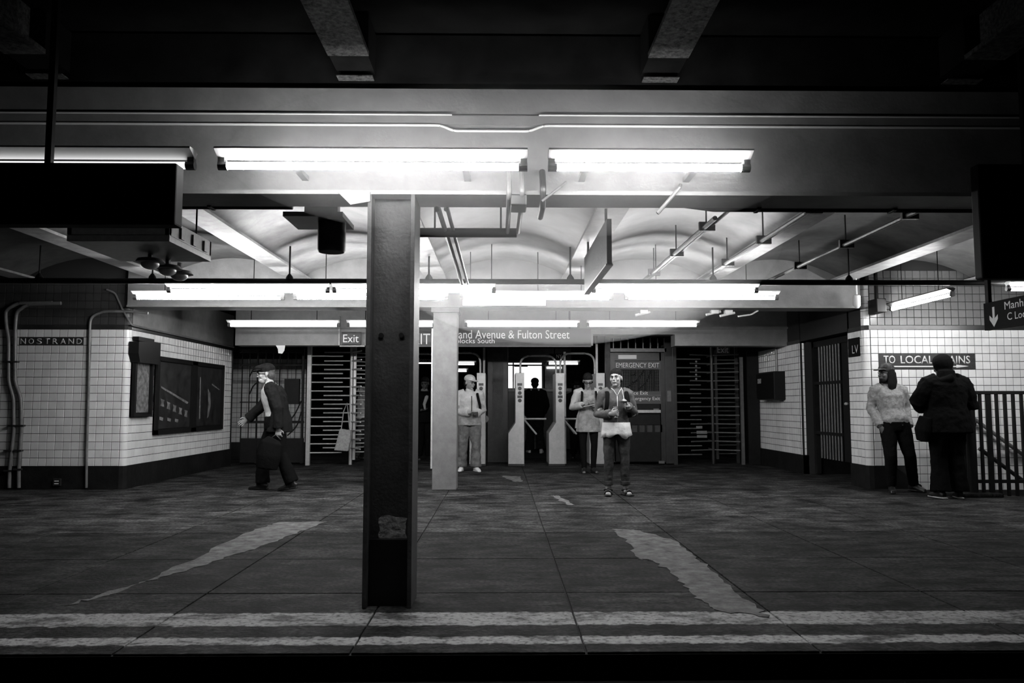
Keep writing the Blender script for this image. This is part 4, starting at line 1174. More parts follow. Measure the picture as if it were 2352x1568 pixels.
def organic(name, mb, material, parent, voxel=0.009, smooth=4, fold=0.0):
    """fuse overlapping closed lofts into one continuous surface"""
    me = mb.mesh(name)
    o = bpy.data.objects.new(name, me); COL.objects.link(o)
    md = o.modifiers.new('r', 'REMESH'); md.mode = 'VOXEL'; md.voxel_size = voxel
    if smooth:
        sm = o.modifiers.new('s', 'SMOOTH'); sm.factor = 0.5; sm.iterations = smooth
    if fold:
        dp = o.modifiers.new('d', 'DISPLACE'); dp.texture = CL; dp.strength = fold * 1.15; dp.mid_level = 0.5; dp.texture_coords = 'LOCAL'
    dc = o.modifiers.new('c', 'DECIMATE'); dc.ratio = DEC
    dg = bpy.context.evaluated_depsgraph_get()
    m2 = bpy.data.meshes.new_from_object(o.evaluated_get(dg))
    bpy.data.objects.remove(o); bpy.data.meshes.remove(me)
    m2.name = name
    m2.materials.clear(); m2.materials.append(material)
    m2.polygons.foreach_set('use_smooth', [True] * len(m2.polygons))
    return link(name, m2, parent)


def V3(*a): return Vector(a)


class Person:
    J0 = dict(pel=(0, 0, .96), wai=(0, 0, 1.10), che=(0, -.005, 1.29), nec=(0, .015, 1.47), hea=(0, -.02, 1.635),
              hiL=(.09, 0, .92), hiR=(-.09, 0, .92), knL=(.10, -.02, .50), knR=(-.10, -.02, .50), anL=(.105, .02, .085), anR=(-.105, .02, .085),
              shL=(.185, .01, 1.415), shR=(-.185, .01, 1.415), elL=(.25, .03, 1.13), elR=(-.25, .03, 1.13), wrL=(.26, -.05, .89), wrR=(-.26, -.05, .89),
              toL=(.2, -1, 0), toR=(-.2, -1, 0), haL=(0, -.2, -1), haR=(0, -.2, -1), paL=(-1, 0, 0), paR=(1, 0, 0))

    def __init__(s, label, loc, rot=0, H=1.75, girth=1.0, skin='skin', head=(0, 0, 0), curl=(25, 25), hs=1.0, **j):
        s.k = H / 1.75; s.g = girth
        s.j = {a: Vector(j.get(a, b)) for a, b in s.J0.items()}
        for a in s.j:
            if a[:2] not in ('to', 'ha', 'pa'): s.j[a] = s.j[a] * s.k
        s.root = empty('person', loc, label, 'person', local=True, rot=R(rot))
        s.skin = M[skin]; s.curl = curl; s.hs = hs * s.k * 1.1; s.j['hea'] = s.j['hea'] - V3(0, 0, .012 * s.k)
        s.HM = Euler((R(head[1]), R(head[2]), R(head[0])), 'ZYX').to_matrix()   # yaw, pitch(+ = up), roll
        s.HM = Matrix.Rotation(R(head[0]), 3, 'Z') @ Matrix.Rotation(R(-head[1]), 3, 'X') @ Matrix.Rotation(R(head[2]), 3, 'Y')
        s.body()

    def hp(s, x, y, z): return s.j['hea'] + s.HM @ (Vector((x, y, z)) * s.hs)

    def torso(s, mb, extra, hem=None, top=1.0, off=V3(0, 0, 0), flare=0.0, bx=1.0, by=1.0):
        k, g = s.k, s.g
        j = s.j
        pts = [j['pel'] - V3(0, 0, .06 * k), j['pel'] + V3(0, 0, .03 * k), j['wai'], j['che'], j['nec'] - V3(0, 0, .06 * k), j['nec'] - V3(0, 0, .005)]
        rad = [(.155, .11), (.165, .115), (.145, .105), (.172, .12), (.155, .095), (.07, .065)]
        if hem is not None:
            h = hem * k
            rad[0] = (.170 + flare * .6, .122 + flare * .6); rad[1] = (.170 + flare * .3, .12 + flare * .3)
            pts = [V3(j['pel'].x, j['pel'].y, h)] + pts; rad = [(.170 + flare, .122 + flare)] + rad
            keep = [i for i in range(len(pts)) if i == 0 or pts[i].z > h + 0.02]
            pts = [pts[i] for i in keep]; rad = [rad[i] for i in keep]
        mb.loft([p + off for p in pts], [((a * g * bx + extra) * k, (b * g * by + extra) * k) for a, b in rad], 18)

    def arm(s, mb, sd, extra, end=1.0, cuff=None):
        k, g, j = s.k, s.g ** 0.5, s.j
        a, b, c = j['sh' + sd], j['el' + sd], j['wr' + sd]
        ins = a.lerp(j['nec'] - V3(0, 0, .02 * k), 0.5); a = a - V3(0, 0, .012 * k)
        e = b.lerp(c, end)
        mb.loft([ins, a, a.lerp(b, .5), b, b.lerp(e, .5), e], [(r * g + extra) * k for r in (.06, .062, .05, .043, .038, cuff or .03)], 12)

    def leg(s, mb, sd, extra, end=1.0, hem=None):
        k, g, j = s.k, s.g ** 0.5, s.j
        a, b, c = j['hi' + sd], j['kn' + sd], j['an' + sd]
        e = b.lerp(c, end)
        mb.loft([a + V3(0, 0, .05 * k), a, a.lerp(b, .5), b, b.lerp(c, .35), e], [(r * g + extra) * k for r in (.08, .095, .078, .058, .056, hem or .042)], 14)

    def hand(s, mb, sd):
        k = s.k
        w = s.j['wr' + sd]; d = s.j['ha' + sd].normalized(); n = s.j['pa' + sd]
        n = (n - d * n.dot(d)).normalized(); u = d.cross(n)
        cu = R(s.curl[0 if sd == 'L' else 1])
        mb.loft([w - d * .02 * k, w + d * .02 * k, w + d * .06 * k, w + d * .095 * k], [(.024 * k, .019 * k), (.034 * k, .018 * k), (.044 * k, .016 * k), (.042 * k, .012 * k)], 10, ref=u)
        for i, L in enumerate((.066, .076, .071, .056)):
            o = w + d * .088 * k + u * (.036 - .024 * i) * k
            dd = d.copy(); pts = [o]
            for seg, f in ((0, .45), (1, .32), (2, .23)):
                dd = Matrix.Rotation(cu, 3, u) @ dd if (Matrix.Rotation(cu, 3, u) @ d).dot(n) > d.dot(n) else Matrix.Rotation(-cu, 3, u) @ dd
                pts.append(pts[-1] + dd * (L * f * k))
            mb.loft(pts, [.009 * k, .0082 * k, .0078 * k, .0066 * k], 8, ref=u)
        ts = 1 if s.j['pa' + sd].cross(Vector((0, 0, 1))).length < 9 else -1
        t0 = w + d * .025 * k + u * .03 * k
        t1 = t0 + (d * .55 + u * .7 + n * .35).normalized() * .04 * k
        t2 = t1 + (d * .8 + u * .15 + n * .5).normalized() * .032 * k
        mb.loft([t0, t1, t2], [.014 * k, .0115 * k, .009 * k], 8, ref=n)

    def body(s):
        mb = MB(); j, k = s.j, s.k
        s.torso(mb, 0)
        for sd in 'LR':
            s.arm(mb, sd, 0); s.leg(mb, sd, 0); s.hand(mb, sd)
            t = j['to' + sd].normalized(); a = j['an' + sd]
            zf = max(0.035 * k, a.z - 0.055 * k)
            mb.loft([a - t * .055 * k + V3(0, 0, -.05 * k), a + V3(0, 0, -.03 * k), a + t * .08 * k + V3(0, 0, -.045 * k), a + t * .15 * k + V3(0, 0, -.058 * k)], [(.03 * k, .028 * k), (.034 * k, .035 * k), (.04 * k, .025 * k), (.035 * k, .014 * k)], 10)
        h = s.hs
        mb.loft([j['nec'] - V3(0, 0, .06 * k), j['nec'] + V3(0, 0, .02), s.hp(0, .02, -.06), s.hp(0, .01, 0)], [.062 * k, .056 * k, .054 * k, .05 * k], 12)
        e = lambda c, r: mb.ell(s.hp(*c), [q * h for q in r], s.HM)
        e((0, .012, .032), (.074, .094, .083)); e((0, -.022, -.03), (.060, .066, .074)); e((0, -.055, -.088), (.026, .026, .022))
        e((0, -.074, .026), (.048, .018, .012))
        for q in (1, -1): e((q * .036, -.062, -.022), (.022, .022, .022)); e((q * .074, .014, -.004), (.009, .017, .028))
        mb.loft([s.hp(0, -.086, .014), s.hp(0, -.100, -.008), s.hp(0, -.108, -.024), s.hp(0, -.09, -.032)], [.007 * h, .009 * h, .013 * h, .010 * h], 8)
        e((0, -.082, -.056), (.026, .012, .010))
        s.bodyo = organic('body', mb, s.skin, s.root, 0.0052, 3)
        for q in (1, -1):
            MB().ell(s.hp(q * .030, -.0855, .004), [.013 * h, .007 * h, .0065 * h], s.HM, 10, 6).build('eye', M['eye'], s.root, smooth=True)
            MB().loft([s.hp(q * .014, -.094, .020), s.hp(q * .03, -.093, .026), s.hp(q * .048, -.082, .020)], [.0035 * h, .005 * h, .003 * h], 6).build('eyebrow', M['hair'], s.root, smooth=True)
        MB().ell(s.hp(0, -.0955, -.056), [.022 * h, .006 * h, .006 * h], s.HM, 10, 6).build('lips', M['lipsd' if s.skin == M['skind'] else 'lips'], s.root, smooth=True)

    def top(s, name, m, hem=.86, extra=.02, sleeve=1.0, flare=0.0, fold=.012, off=V3(0, 0, 0), cuff=None, collar=False, sleeves='LR', **kw):
        mb = MB(); s.torso(mb, extra, hem, off=off, flare=flare, **kw)
        for sd in sleeves: s.arm(mb, sd, extra * 0.8, sleeve * .97, cuff)
        if collar: mb.loft([s.j['nec'] - V3(0, 0, .03), s.j['nec'] + V3(0, .01, .045) * s.k], [.08 * s.k, .072 * s.k], 14)
        return organic(name, mb, M[m], s.root, .010, 3, fold)

    def pants(s, name, m, end=.97, extra=.016, hem=None, fold=.012, top_z=1.02):
        mb = MB(); k, j = s.k, s.j
        mb.loft([(j['pel'].x, j['pel'].y, j['pel'].z - .1 * k), j['pel'], (j['pel'].x * .6 + j['wai'].x * .4, j['pel'].y * .6 + j['wai'].y * .4, top_z * k)],
                [((a * s.g + extra) * k, (b * s.g + extra) * k) for a, b in ((.155, .115), (.165, .118), (.152, .108))], 18)
        for sd in 'LR': s.leg(mb, sd, extra, end, hem)
        return organic(name, mb, M[m], s.root, .010, 3, fold)

    def shoe(s, m, lift=(0, 0), sole=None):
        k, j = s.k, s.j
        for i, sd in enumerate('LR'):
            mb = MB(); t = j['to' + sd].normalized(); a = j['an' + sd]; dn = V3(0, 0, -1)
            mb.loft([a - t * .07 * k + dn * .045 * k, a - t * .03 * k + dn * .03 * k, a + t * .05 * k + dn * .035 * k, a + t * .12 * k + dn * .05 * k, a + t * .185 * k + dn * .06 * k],
                    [(.03 * k, .035 * k), (.04 * k, .05 * k), (.042 * k, .043 * k), (.046 * k, .032 * k), (.034 * k, .022 * k)], 12)
            mb.loft([a + V3(0, 0, .03 * k), a + dn * .04 * k], [.046 * k, .044 * k], 10)
            mb.loft([a - t * .075 * k + dn * .075 * k, a + t * .06 * k + dn * .075 * k, a + t * .195 * k + dn * .075 * k], [(.035 * k, .012 * k), (.045 * k, .012 * k), (.036 * k, .012 * k)], 10)
            organic('shoe', mb, M[m], s.root, .008, 3)

    def hair(s, m='hair', kind='short'):
        h = s.hs; mb = MB()
        e = lambda c, r: mb.ell(s.hp(*c), [q * h for q in r], s.HM)
        e((0, .018, .056), (.082, .097, .081))
        if kind == 'bun': e((0, .135, .075), (.035, .032, .035)); e((0, .05, .0), (.074, .07, .07))
        elif kind == 'long':
            e((0, .06, -.02), (.085, .06, .11))
            for q in (1, -1): mb.loft([s.hp(q * .06, .015, .06), s.hp(q * .07, .025, -.03), s.hp(q * .075, .03, -.13), s.hp(q * .07, .03, -.2), s.hp(q * .06, .03, -.24)], [(.03 * h, .045 * h), (.035 * h, .06 * h), (.035 * h, .065 * h), (.03 * h, .05 * h), (.015 * h, .03 * h)], 10, ref=s.HM @ Vector((1, 0, 0)))
            mb.loft([s.hp(0, .08, .02), s.hp(0, .095, -.1), s.hp(0, .09, -.2)], [(.08 * h, .03 * h), (.085 * h, .035 * h), (.06 * h, .02 * h)], 10, ref=s.HM @ Vector((1, 0, 0)))
        elif kind == 'tied': e((0, .07, -.02), (.06, .05, .07)); mb.loft([s.hp(0, .1, .0), s.hp(0, .125, -.1)], [.03 * h, .015 * h], 8)
        else: e((0, .055, -.01), (.074, .055, .075))
        return organic('hair', mb, M[m], s.root, .008, 3, .006)

    def cap(s, m, brim=True, name='cap', flat=False, brim_yaw=0):
        h = s.hs; mb = MB()
        mb.ell(s.hp(0, .010, .068), [.089 * h, .107 * h, .076 * h], s.HM)
        if flat: mb.ell(s.hp(0, -.03, .085), [.092 * h, .115 * h, .040 * h], s.HM)
        if brim:
            p = [s.hp(0, -.06, .052), s.hp(0, -.11, .052), s.hp(0, -.165, .043)]
            mb.loft(p, [(.078 * h, .012 * h), (.074 * h, .010 * h), (.045 * h, .008 * h)], 12, ref=s.HM @ Vector((1, 0, 0)))
        return organic(name, mb, M[m], s.root, .008, 2)

    def tube(s, name, pts, r, m, n=6): return MB().loft([Vector(p) * s.k for p in pts], r * s.k, n).build(name, M[m], s.root, smooth=True)


def foot(px, py): p = at(px, py, Z=0.0); return (p.x, p.y, 0)


# --- woman in the zip top, waiting in the middle of the hall
w = Person('woman in a grey zip top and sandals standing with a phone in mid hall', foot(1417, 1137), 0, 1.68, .93, 'skin', head=(-24, 4, -3),
           hs=1.0, shL=(.175, .01, 1.41), shR=(-.175, .01, 1.41), elL=(.255, .05, 1.13), elR=(-.25, .06, 1.12), wrL=(.14, -.20, 1.24), wrR=(-.11, -.22, 1.13),
           haL=(-.35, -.5, .55), haR=(.75, -.45, .1), paL=(-1, .1, -.3), paR=(-.3, .9, .1), anL=(.125, .03, .085), anR=(-.115, .03, .085), knL=(.115, -.01, .5), knR=(-.11, -.01, .5),
           toL=(.28, -1, 0), toR=(-.15, -1, 0), curl=(40, 52))
w.top('undershirt', 'cwhite', hem=.93, extra=.024, sleeve=.2, flare=.01, fold=.01)
mb = MB(); n_ = 40; vs = []; fs = []
for r_, (z_, ex) in enumerate(((1.01, .010), (.93, .022), (.87, .034), (.0, .042))):
    for i_ in range(n_):
        an = 2 * math.pi * i_ / n_
        rip = .0045 * r_ * math.sin(an * 11 + 1) + .004 * r_ * math.sin(an * 6)
        zz = z_ if r_ < 3 else .815 + .022 * math.sin(an * 4 + 2.2) + .018 * math.sin(an * 7)
        vs.append(((.182 + ex * .7 + rip) * math.cos(an) * w.k, (.142 + ex * .7 + rip) * math.sin(an) * w.k, zz * w.k))
for r_ in range(3):
    for i_ in range(n_): fs.append((r_ * n_ + i_, r_ * n_ + (i_ + 1) % n_, (r_ + 1) * n_ + (i_ + 1) % n_, (r_ + 1) * n_ + i_))
mb.add(vs, fs)
tl = mb.build('shirt_tail', M['cwhite'], w.root, smooth=True); sd_ = tl.modifiers.new('s', 'SOLIDIFY'); sd_.thickness = .004
w.top('zip_top', 'cgrey', hem=1.0, extra=.036, flare=-.012, fold=.016, collar=True, cuff=.034)
w.pants('jeans', 'cdark2', end=.80, extra=.012, hem=.05, fold=.02)
mb = MB()
for sd in 'LR':
    c = w.j['kn' + sd].lerp(w.j['an' + sd], .80); mb.loft([c + V3(0, 0, .03), c - V3(0, 0, .03)], [.068, .066], 14)
organic('jeans_cuff', mb, M['cdark2'], w.root, .009, 2)
w.hair('hair', 'bun')
zip_pts = [(-.004, -.158, 1.02), (-.004, -.168, 1.15), (-.004, -.172, 1.28), (-.004, -.15, 1.38)]
w.tube('zip', zip_pts, .0045, 'cwhite')
w.tube('collar_edge', [(-.004, -.152, 1.38), (-.045, -.11, 1.455), (-.07, -.055, 1.485)], .005, 'cwhite')
w.tube('collar_edge', [(-.004, -.152, 1.38), (.045, -.11, 1.455), (.07, -.055, 1.485)], .005, 'cwhite')
w.tube('earphone_cord', [(.072, -.06, 1.50), (.085, -.15, 1.36), (.10, -.18, 1.27), (.10, -.2, 1.2)], .0035, 'cwhite')
for sx in (1, -1):
    mb = MB().loft([Vector((sx * .12, .13, 1.12)) * w.k, Vector((sx * .135, .12, 1.43)) * w.k, Vector((sx * .13, .0, 1.475)) * w.k, Vector((sx * .135, -.125, 1.40)) * w.k, Vector((sx * .15, -.165, 1.25)) * w.k, Vector((sx * .175, -.115, 1.08)) * w.k], [(.028, .010)] * 6, 10)
    mb.build('backpack_strap', M['cblack'], w.root, smooth=True)
mb = MB().loft([Vector((0, .19, .98)) * w.k, Vector((0, .22, 1.1)) * w.k, Vector((0, .21, 1.35)) * w.k, Vector((0, .18, 1.46)) * w.k], [(.14, .06), (.16, .09), (.15, .08), (.1, .04)], 14)
organic('backpack', mb, M['cblack'], w.root, .012, 4)
for sd, sx in (('L', 1), ('R', -1)):
    a = w.j['an' + sd]; t = w.j['to' + sd].normalized(); q = V3(0, 0, 1).cross(t)
    so = MB().loft([a - t * .075 - V3(0, 0, .07), a + t * .06 - V3(0, 0, .07), a + t * .185 - V3(0, 0, .07)], [(.042, .017), (.054, .017), (.042, .017)], 12).build('sandal', M['leather'], w.root, smooth=True)
    MB().loft([a + t * .095 + q * .052 - V3(0, 0, .066), a + t * .09 + q * .03 - V3(0, 0, .018), a + t * .09 - V3(0, 0, .006), a + t * .09 - q * .03 - V3(0, 0, .018), a + t * .095 - q * .052 - V3(0, 0, .066)], [(.024, .012)] * 5, 8, ref=t).build('toe_strap', M['leather'], so, smooth=True)
    MB().loft([a + q * .05 - V3(0, 0, .015), a + t * .052 - V3(0, 0, .0), a - q * .05 - V3(0, 0, .015), a - t * .058 - V3(0, 0, .02), a + q * .05 - V3(0, 0, .015)], .013, 8).build('ankle_strap', M['leather'], so, smooth=True)


def held(pr, mb, name, label, cat, material, **k):
    """thing held by a person: geometry given in that person's local frame, linked at top level"""
    o = mb.build(name, M[material], None, smooth=k.get('smooth', False), bevel=k.get('bevel', 0))
    o.location = pr.root.location; o.rotation_euler = pr.root.rotation_euler
    return tag(o, label, cat)


p = w.j['wrL'] + w.j['haL'].normalized() * .09
held(w, MB().box(p.x - .075, p.y - .06, p.z - .012, p.x + .02, p.y + .06, p.z + .004), 'phone', 'dark phone held up by the waiting woman in sandals', 'phone', 'phone', bevel=.003)
p = w.j['wrR'] + w.j['haR'].normalized() * .085 + V3(.0, .035, .01)
held(w, MB().loft([p - V3(0, 0, .07), p + V3(0, 0, .07), p + V3(0, 0, .08)], [.026, .034, .036], 14), 'drink_cup', 'small cup in the right hand of the waiting woman', 'cup', 'cmid', smooth='auto')

# --- woman behind her with a tablet
w2 = Person('woman in sunglasses and a pale cardigan reading by the turnstiles', foot(1352, 1086), 4, 1.76, .92, 'skinm', head=(-6, -22, 0),
            elL=(.24, .05, 1.14), elR=(-.27, .04, 1.15), wrL=(.08, -.22, 1.16), wrR=(-.14, -.23, 1.20), haL=(-.7, -.5, .1), haR=(.7, -.4, .0), paL=(0, -.2, 1), paR=(0, -.2, 1),
            hea=(-.01, -.05, 1.625), anL=(.09, .03, .085), anR=(-.075, .02, .085), curl=(35, 35))
w2.top('dress', 'cmid', hem=.72, extra=.022, sleeve=.3, flare=.045, fold=.02)
w2.top('cardigan', 'clight', hem=.78, extra=.034, flare=.05, fold=.02, off=V3(0, .045, 0), by=.9, cuff=.034)
w2.pants('leggings', 'cblack', end=1.0, extra=.006, fold=.004)
w2.shoe('leather'); w2.hair('hair', 'tied')
MB().loft([w2.hp(-.075, -.05, .008), w2.hp(-.045, -.088, .004), w2.hp(0, -.1, .006), w2.hp(.045, -.088, .004), w2.hp(.075, -.05, .008)], [(.017, .005)] * 5, 8, ref=(0, 0, 1)).build('sunglasses', M['eye'], w2.root, smooth=True)
for sx in (1, -1): MB().loft([Vector((sx * .12, .13, 1.2)), Vector((sx * .13, .03, 1.5)), Vector((sx * .125, -.11, 1.42)), Vector((sx * .14, -.13, 1.25))], [(.02, .01)] * 4, 8).build('bag_strap', M['cblack'], w2.root, smooth=True)
held(w2, MB().add([(-.15, -.34, 1.16), (.06, -.34, 1.20), (.06, -.2, 1.215), (-.15, -.2, 1.175), (-.15, -.335, 1.185), (.06, -.335, 1.225), (.06, -.195, 1.24), (-.15, -.195, 1.2)], [(0, 3, 2, 1), (4, 5, 6, 7), (0, 1, 5, 4), (1, 2, 6, 5), (2, 3, 7, 6), (3, 0, 4, 7)]),
     'tablet', 'dark tablet held by the woman in sunglasses', 'tablet', 'phone', bevel=.004)

# --- man in the white cap
c = Person('man in a white cap and pale jacket walking beside the pale column', foot(1078, 1082), 8, 1.73, 1.05, 'skinm', head=(38, -8, 0),
           elL=(.25, .04, 1.12), elR=(-.26, .02, 1.10), wrL=(.10, -.22, 1.06), wrR=(-.03, -.23, 1.07), haL=(-.7, -.45, -.1), haR=(.75, -.3, -.05), paL=(0, -.2, 1), paR=(0, -.2, -1),
           anL=(.115, -.04, .085), anR=(-.135, .08, .085), knL=(.115, -.05, .5), knR=(-.125, .0, .5), toL=(.25, -1, 0), toR=(-.3, -1, 0), curl=(40, 45))
c.top('jacket', 'clight', hem=1.0, extra=.04, flare=.0, fold=.022, collar=True, cuff=.04)
c.top('shirt_tail', 'cmid', hem=.84, extra=.034, sleeve=.2, flare=.015, fold=.016)
c.pants('trousers', 'khaki', end=.99, extra=.03, hem=.068, fold=.03)
c.shoe('shoew'); c.hair('hair', 'short'); c.cap('clight', True)
c.tube('jacket_zip', [(.02, -.178, 1.05), (.02, -.185, 1.2), (.02, -.16, 1.38)], .007, 'cdark')
MB().loft([Vector((.12, .13, 1.2)), Vector((.135, .03, 1.475)), Vector((.13, -.14, 1.38)), Vector((.17, -.16, 1.2)), Vector((.19, -.1, 1.02))], [(.024, .011)] * 5, 8).build('bag_strap', M['cblack'], c.root, smooth=True)
held(c, MB().box(.0, -.33, 1.0, .12, -.26, 1.08).cyl((.06, -.33, 1.04), (.06, -.37, 1.04), .028, 12), 'camera', 'small dark camera in the hands of the man in the white cap', 'camera', 'phone', bevel=.006)

# --- man in the flat cap striding left
g = Person('bearded man in a flat cap and dark blazer striding to the left', foot(630, 1126), -90, 1.80, 1.06, 'skin', head=(8, -4, 0),
           pel=(0, .0, .93), wai=(0, -.02, 1.08), che=(0, -.06, 1.27), nec=(0, -.09, 1.44), hea=(0, -.15, 1.605), hiL=(.09, .02, .90), hiR=(-.09, -.02, .90),
           knL=(.10, .10, .50), anL=(.10, .27, .115), knR=(-.1, -.20, .52), anR=(-.1, -.19, .09), toL=(0, -1, -.15), toR=(0, -1, 0),
           shL=(.20, -.02, 1.39), elL=(.26, .10, 1.12), wrL=(.24, .10, .85), shR=(-.19, -.1, 1.38), elR=(-.24, -.27, 1.15), wrR=(-.22, -.46, .97),
           haL=(0, .05, -1), haR=(0, -.75, -.5), paL=(-1, 0, 0), paR=(1, 0, -.3), curl=(45, 30))
g.top('shirt', 'clight', hem=.93, extra=.016, fold=.01, collar=True)
g.top('blazer', 'cdark', hem=.80, extra=.038, flare=.03, fold=.018, off=V3(0, .055, 0), by=.88, cuff=.042)
g.pants('trousers', 'cblack', end=.99, extra=.03, hem=.066, fold=.02)
g.shoe('leather')
g.hair('hairk', 'short'); g.cap('cdark', True, 'flat_cap', flat=True)
mb = MB(); h = g.hs
mb.ell(g.hp(0, -.048, -.078), [.052 * h, .050 * h, .038 * h], g.HM); mb.ell(g.hp(0, -.012, -.055), [.064 * h, .042 * h, .036 * h], g.HM)
organic('beard', mb, M['hairg'], g.root, .007, 2, .006)
for q in (1, -1): MB().loft([g.hp(q * .03 + .02 * math.cos(a * math.pi / 5), -.1, .004 + .016 * math.sin(a * math.pi / 5)) for a in range(11)], .0022, 5).build('spectacle_rim', M['steel'], g.root)
MB().loft([g.hp(.05, -.095, .008), g.hp(.078, .0, .01)], .003, 5).build('spectacle_arm', M['eye'], g.root)
mb = MB().loft([Vector((.3, -.02, .32)), Vector((.3, .0, .5)), Vector((.3, .03, .68)), Vector((.29, .06, .74))], [(.06, .14), (.08, .17), (.06, .15), (.03, .09)], 14)
o = organic('shoulder_bag', mb, M['cblack'], None, .012, 4)
o.location = g.root.location; o.rotation_euler = g.root.rotation_euler
tag(o, 'black bag carried low by the man in the flat cap', 'bag')
hb = MB().loft([(.29, .0, .72), (.27, .08, .79), (.29, .15, .72)], .012, 8).build('handle', M['leather'], None, smooth=True); hb.parent = o

# --- man leaning on the right wall
l = Person('long-haired man in a cap and heather sweatshirt leaning on the right wall', foot(2062, 1130), -6, 1.78, 1.02, 'skind', head=(-68, 2, 0),
           pel=(0, .02, .93), wai=(.0, .08, 1.09), che=(-.01, .13, 1.28), nec=(-.03, .17, 1.46), hea=(-.05, .13, 1.62),
           hiL=(.09, .02, .91), hiR=(-.09, .02, .91), knL=(.15, -.06, .5), anL=(.25, .1, .09), knR=(-.11, -.1, .48), anR=(-.1, -.06, .085), toL=(.5, -1, 0), toR=(-.25, -1, 0),
           shL=(.17, .14, 1.40), shR=(-.21, .14, 1.40), elL=(.21, .18, 1.13), elR=(-.265, .16, 1.13), wrL=(.19, -.01, .88), wrR=(-.2, -.03, .88),
           haL=(-.4, -.35, -.8), haR=(.4, -.35, -.8), paL=(-.6, .8, 0), paR=(.6, .8, 0), curl=(15, 15))
l.top('sweatshirt', 'cheather', hem=.88, extra=.022, flare=-.01, fold=.03, collar=True, cuff=.038)
l.pants('jeans', 'cblack', end=.99, extra=.02, fold=.016)
l.shoe('leather'); l.hair('hair', 'long'); l.cap('camo', True)
mb = MB(); mb.ell(l.hp(0, -.045, -.085), [.05 * l.hs, .042 * l.hs, .034 * l.hs], l.HM); organic('beard', mb, M['hair'], l.root, .007, 2)

# --- man in black seen from behind
k = Person('man in a black hooded coat seen from behind by the stair railing', foot(2182, 1144), 178, 1.85, 1.22, 'skind', head=(10, -14, 0),
           hea=(0, -.06, 1.62), che=(0, -.02, 1.29), elL=(.34, -.02, 1.18), elR=(-.33, -.03, 1.15), wrL=(.16, -.27, 1.12), wrR=(-.14, -.27, 1.1), haL=(-.6, -.6, .1), haR=(.6, -.6, .1), paL=(0, 0, 1), paR=(0, 0, 1),
           shL=(.2, 0, 1.40), shR=(-.2, 0, 1.40), anL=(.12, .02, .085), anR=(-.11, .0, .085))
k.top('coat', 'cblack', hem=.80, extra=.06, flare=.03, fold=.03, collar=True, cuff=.05)
k.pants('trousers', 'cblack', end=1.0, extra=.036, hem=.075, fold=.02)
k.shoe('leather'); k.hair('hair', 'short'); k.cap('cblack', False, 'knit_cap')
for sd in 'LR':
    a_ = k.j['an' + sd]; t_ = k.j['to' + sd].normalized()
    MB().loft([a_ - t_ * .085 - V3(0, 0, .078), a_ + t_ * .06 - V3(0, 0, .078), a_ + t_ * .2 - V3(0, 0, .078)], [(.04, .012), (.05, .012), (.04, .012)], 12).build('shoe_sole', M['shoew'], k.root, smooth=True)
mb = MB(); mb.ell(k.hp(0, .03, .03), [.105 * k.hs, .11 * k.hs, .115 * k.hs], k.HM); mb.loft([k.j['nec'] + V3(0, .02, -.08), k.j['nec'] + V3(0, .02, .03), k.j['nec'] + V3(0, .02, .1)], [.14, .115, .10], 14)
organic('hood_up', mb, M['cblack'], k.root, .011, 3)
mb = MB().loft([k.j['nec'] + V3(.12, .08, -.05), k.j['nec'] + V3(.0, .14, -.01), k.j['nec'] + V3(-.12, .08, -.05)], [.05, .065, .05], 10)
organic('hood', mb, M['cblack'], k.root, .011, 3)
mb = MB().loft([Vector((.30, -.02, .74)), Vector((.31, .0, .88)), Vector((.28, .02, 1.05))], [(.07, .13), (.09, .15), (.06, .12)], 12)
o = organic('side_bag', mb, M['cblack'], None, .012, 4)
o.location = k.root.location; o.rotation_euler = k.root.rotation_euler
tag(o, 'black bag slung at the left hip of the man in black', 'bag')

# --- man walking away beyond the turnstiles
a = Person('man in a dark jacket and white shoes walking away beyond the turnstiles', foot(1229, 1040), 180, 1.86, 1.12, 'skind', head=(0, 0, 0),
           anL=(.14, -.1, .085), anR=(-.14, .1, .085), elL=(.27, .02, 1.13), elR=(-.27, .02, 1.13), wrL=(.22, -.12, .95), wrR=(-.22, -.12, .95))
a.top('jacket', 'cblack', hem=.86, extra=.05, fold=.02, collar=True); a.pants('jeans', 'cdark', end=.99, extra=.04, hem=.075, fold=.03)
a.shoe('shoew'); a.hair('hair', 'short'); a.cap('cblack', False)
# --- man in a dark suit between the columns
d = Person('man in a dark suit glimpsed between the two columns', foot(974, 1056), 20, 1.80, 1.05, 'skind', head=(-30, -10, 0), elR=(-.26, .0, 1.12), wrR=(-.12, -.2, 1.06), haR=(.7, -.5, 0), paR=(0, 0, 1))
d.top('shirt', 'cmid', hem=.93, extra=.02, fold=.01, collar=True); d.top('suit_jacket', 'cblack', hem=.80, extra=.035, flare=.02)
MB().loft([Vector((.05, -.09, 1.47)), Vector((.0, -.165, 1.36)), Vector((-.05, -.17, 1.22)), Vector((-.03, -.168, 1.1))], [(.03, .01), (.04, .012), (.035, .012), (.02, .01)], 8).build('scarf', M['clight'], d.root, smooth=True)
d.pants('trousers', 'cblack', end=.99, extra=.03, fold=.02); d.shoe('leather'); d.hair('hair', 'short')
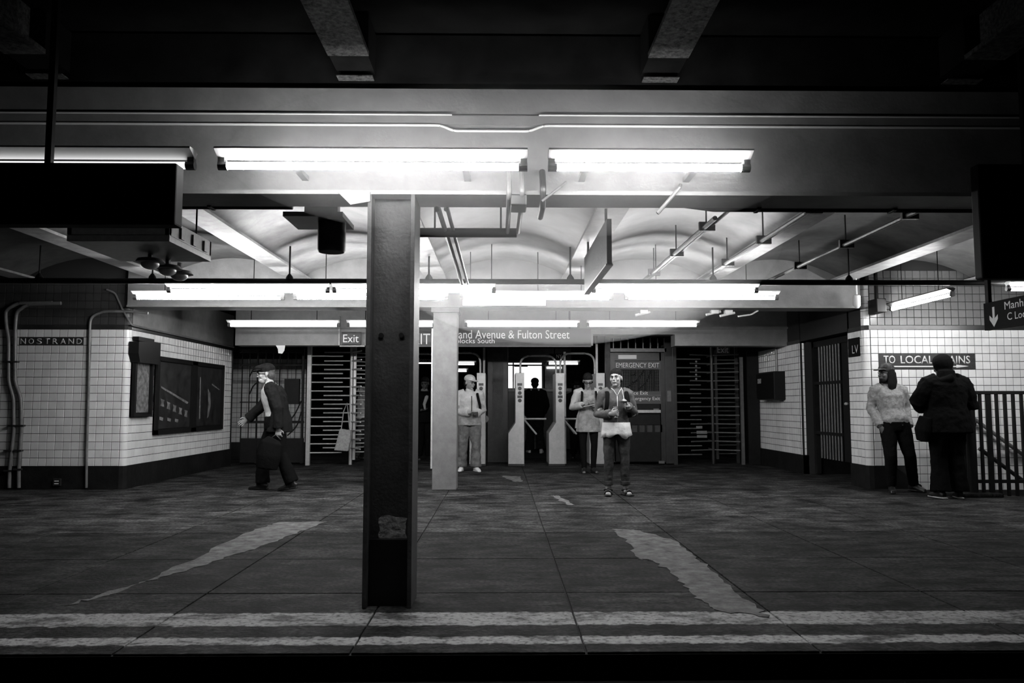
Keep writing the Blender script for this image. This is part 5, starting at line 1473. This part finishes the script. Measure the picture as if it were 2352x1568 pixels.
# --- woman with the tote bag in the revolving gate
t = Person('woman in a white top passing the left revolving gate', foot(832, 1056), -60, 1.68, .95, 'skinm', head=(0, -5, 0),
           elL=(.25, .06, 1.13), wrL=(.26, .06, .90), anL=(.1, -.16, .085), knL=(.1, -.12, .5), anR=(-.1, .22, .1), knR=(-.1, .02, .5), curl=(60, 25))
t.top('blouse', 'clight', hem=.92, extra=.022, sleeve=.3, fold=.012); t.pants('jeans', 'cdark2', end=.97, extra=.014, fold=.012); t.shoe('leather'); t.hair('hair', 'tied')
e = empty('tote_bag', at(787, 1042, Y=15.85), 'pale canvas tote bag swinging beside the left revolving gate', 'bag')
P_ = lambda x, y: at(x, y, Y=15.85)
poly = [(p.x, p.z) for p in (P_(781, 984), P_(807, 988), P_(806, 1010), P_(800, 1036), P_(768, 1034), P_(775, 1010))]
mb = MB()
for i, yy in ((0, 15.80), (1, 15.9)): pass
mb.prism(poly, 'y', 15.79, 15.90)
mb.build('bag', M['canvas'], e, bevel=.02)
MB().pipe([P_(784, 985), P_(789, 945), P_(797, 925), P_(800, 950), P_(803, 987)], .010, 6).build('strap', M['canvas'], e)
# --- man with a dark hat behind the reading woman
q = Person('man in a dark wide hat standing behind the woman in sunglasses', foot(1328, 1052), 0, 1.74, 1.05, 'skind', head=(0, -6, 0))
q.top('coat', 'cblack', hem=.7, extra=.04, flare=.03); q.pants('trousers', 'cblack', extra=.03); q.shoe('leather')
mb = MB().ell(q.hp(0, .01, .07), [.088, .1, .075], q.HM).loft([q.hp(0, .01, .045), q.hp(0, .01, .06)], [(.15, .15), (.14, .14)], 20)
organic('hat', mb, M['cblack'], q.root, .008, 1)

# ------------------------------------------------------------------ scatter volumes added for lens haze under the girder


def glare(label, c, r, density):
    m = bpy.data.materials.new('station haze'); m.use_nodes = True
    nt = m.node_tree; nt.nodes.remove(nt.nodes['Principled BSDF'])
    v = nt.nodes.new('ShaderNodeVolumeScatter'); v.inputs['Density'].default_value = density; v.inputs['Anisotropy'].default_value = 0.2
    nt.links.new(v.outputs[0], nt.nodes['Material Output'].inputs['Volume'])
    tag(MB().ell(c, r, None, 48, 28).build('glare', m, None, smooth=True), label, 'glare', kind='stuff')


glare('added lens haze around the near girder lamps', (0.1, 4.75, 2.68), (1.75, 0.75, 0.46), 0.24)
glare('thin added lens haze hanging under the middle vaults', (0.75, 8.3, 2.62), (1.9, 3.4, 0.75), 0.075)
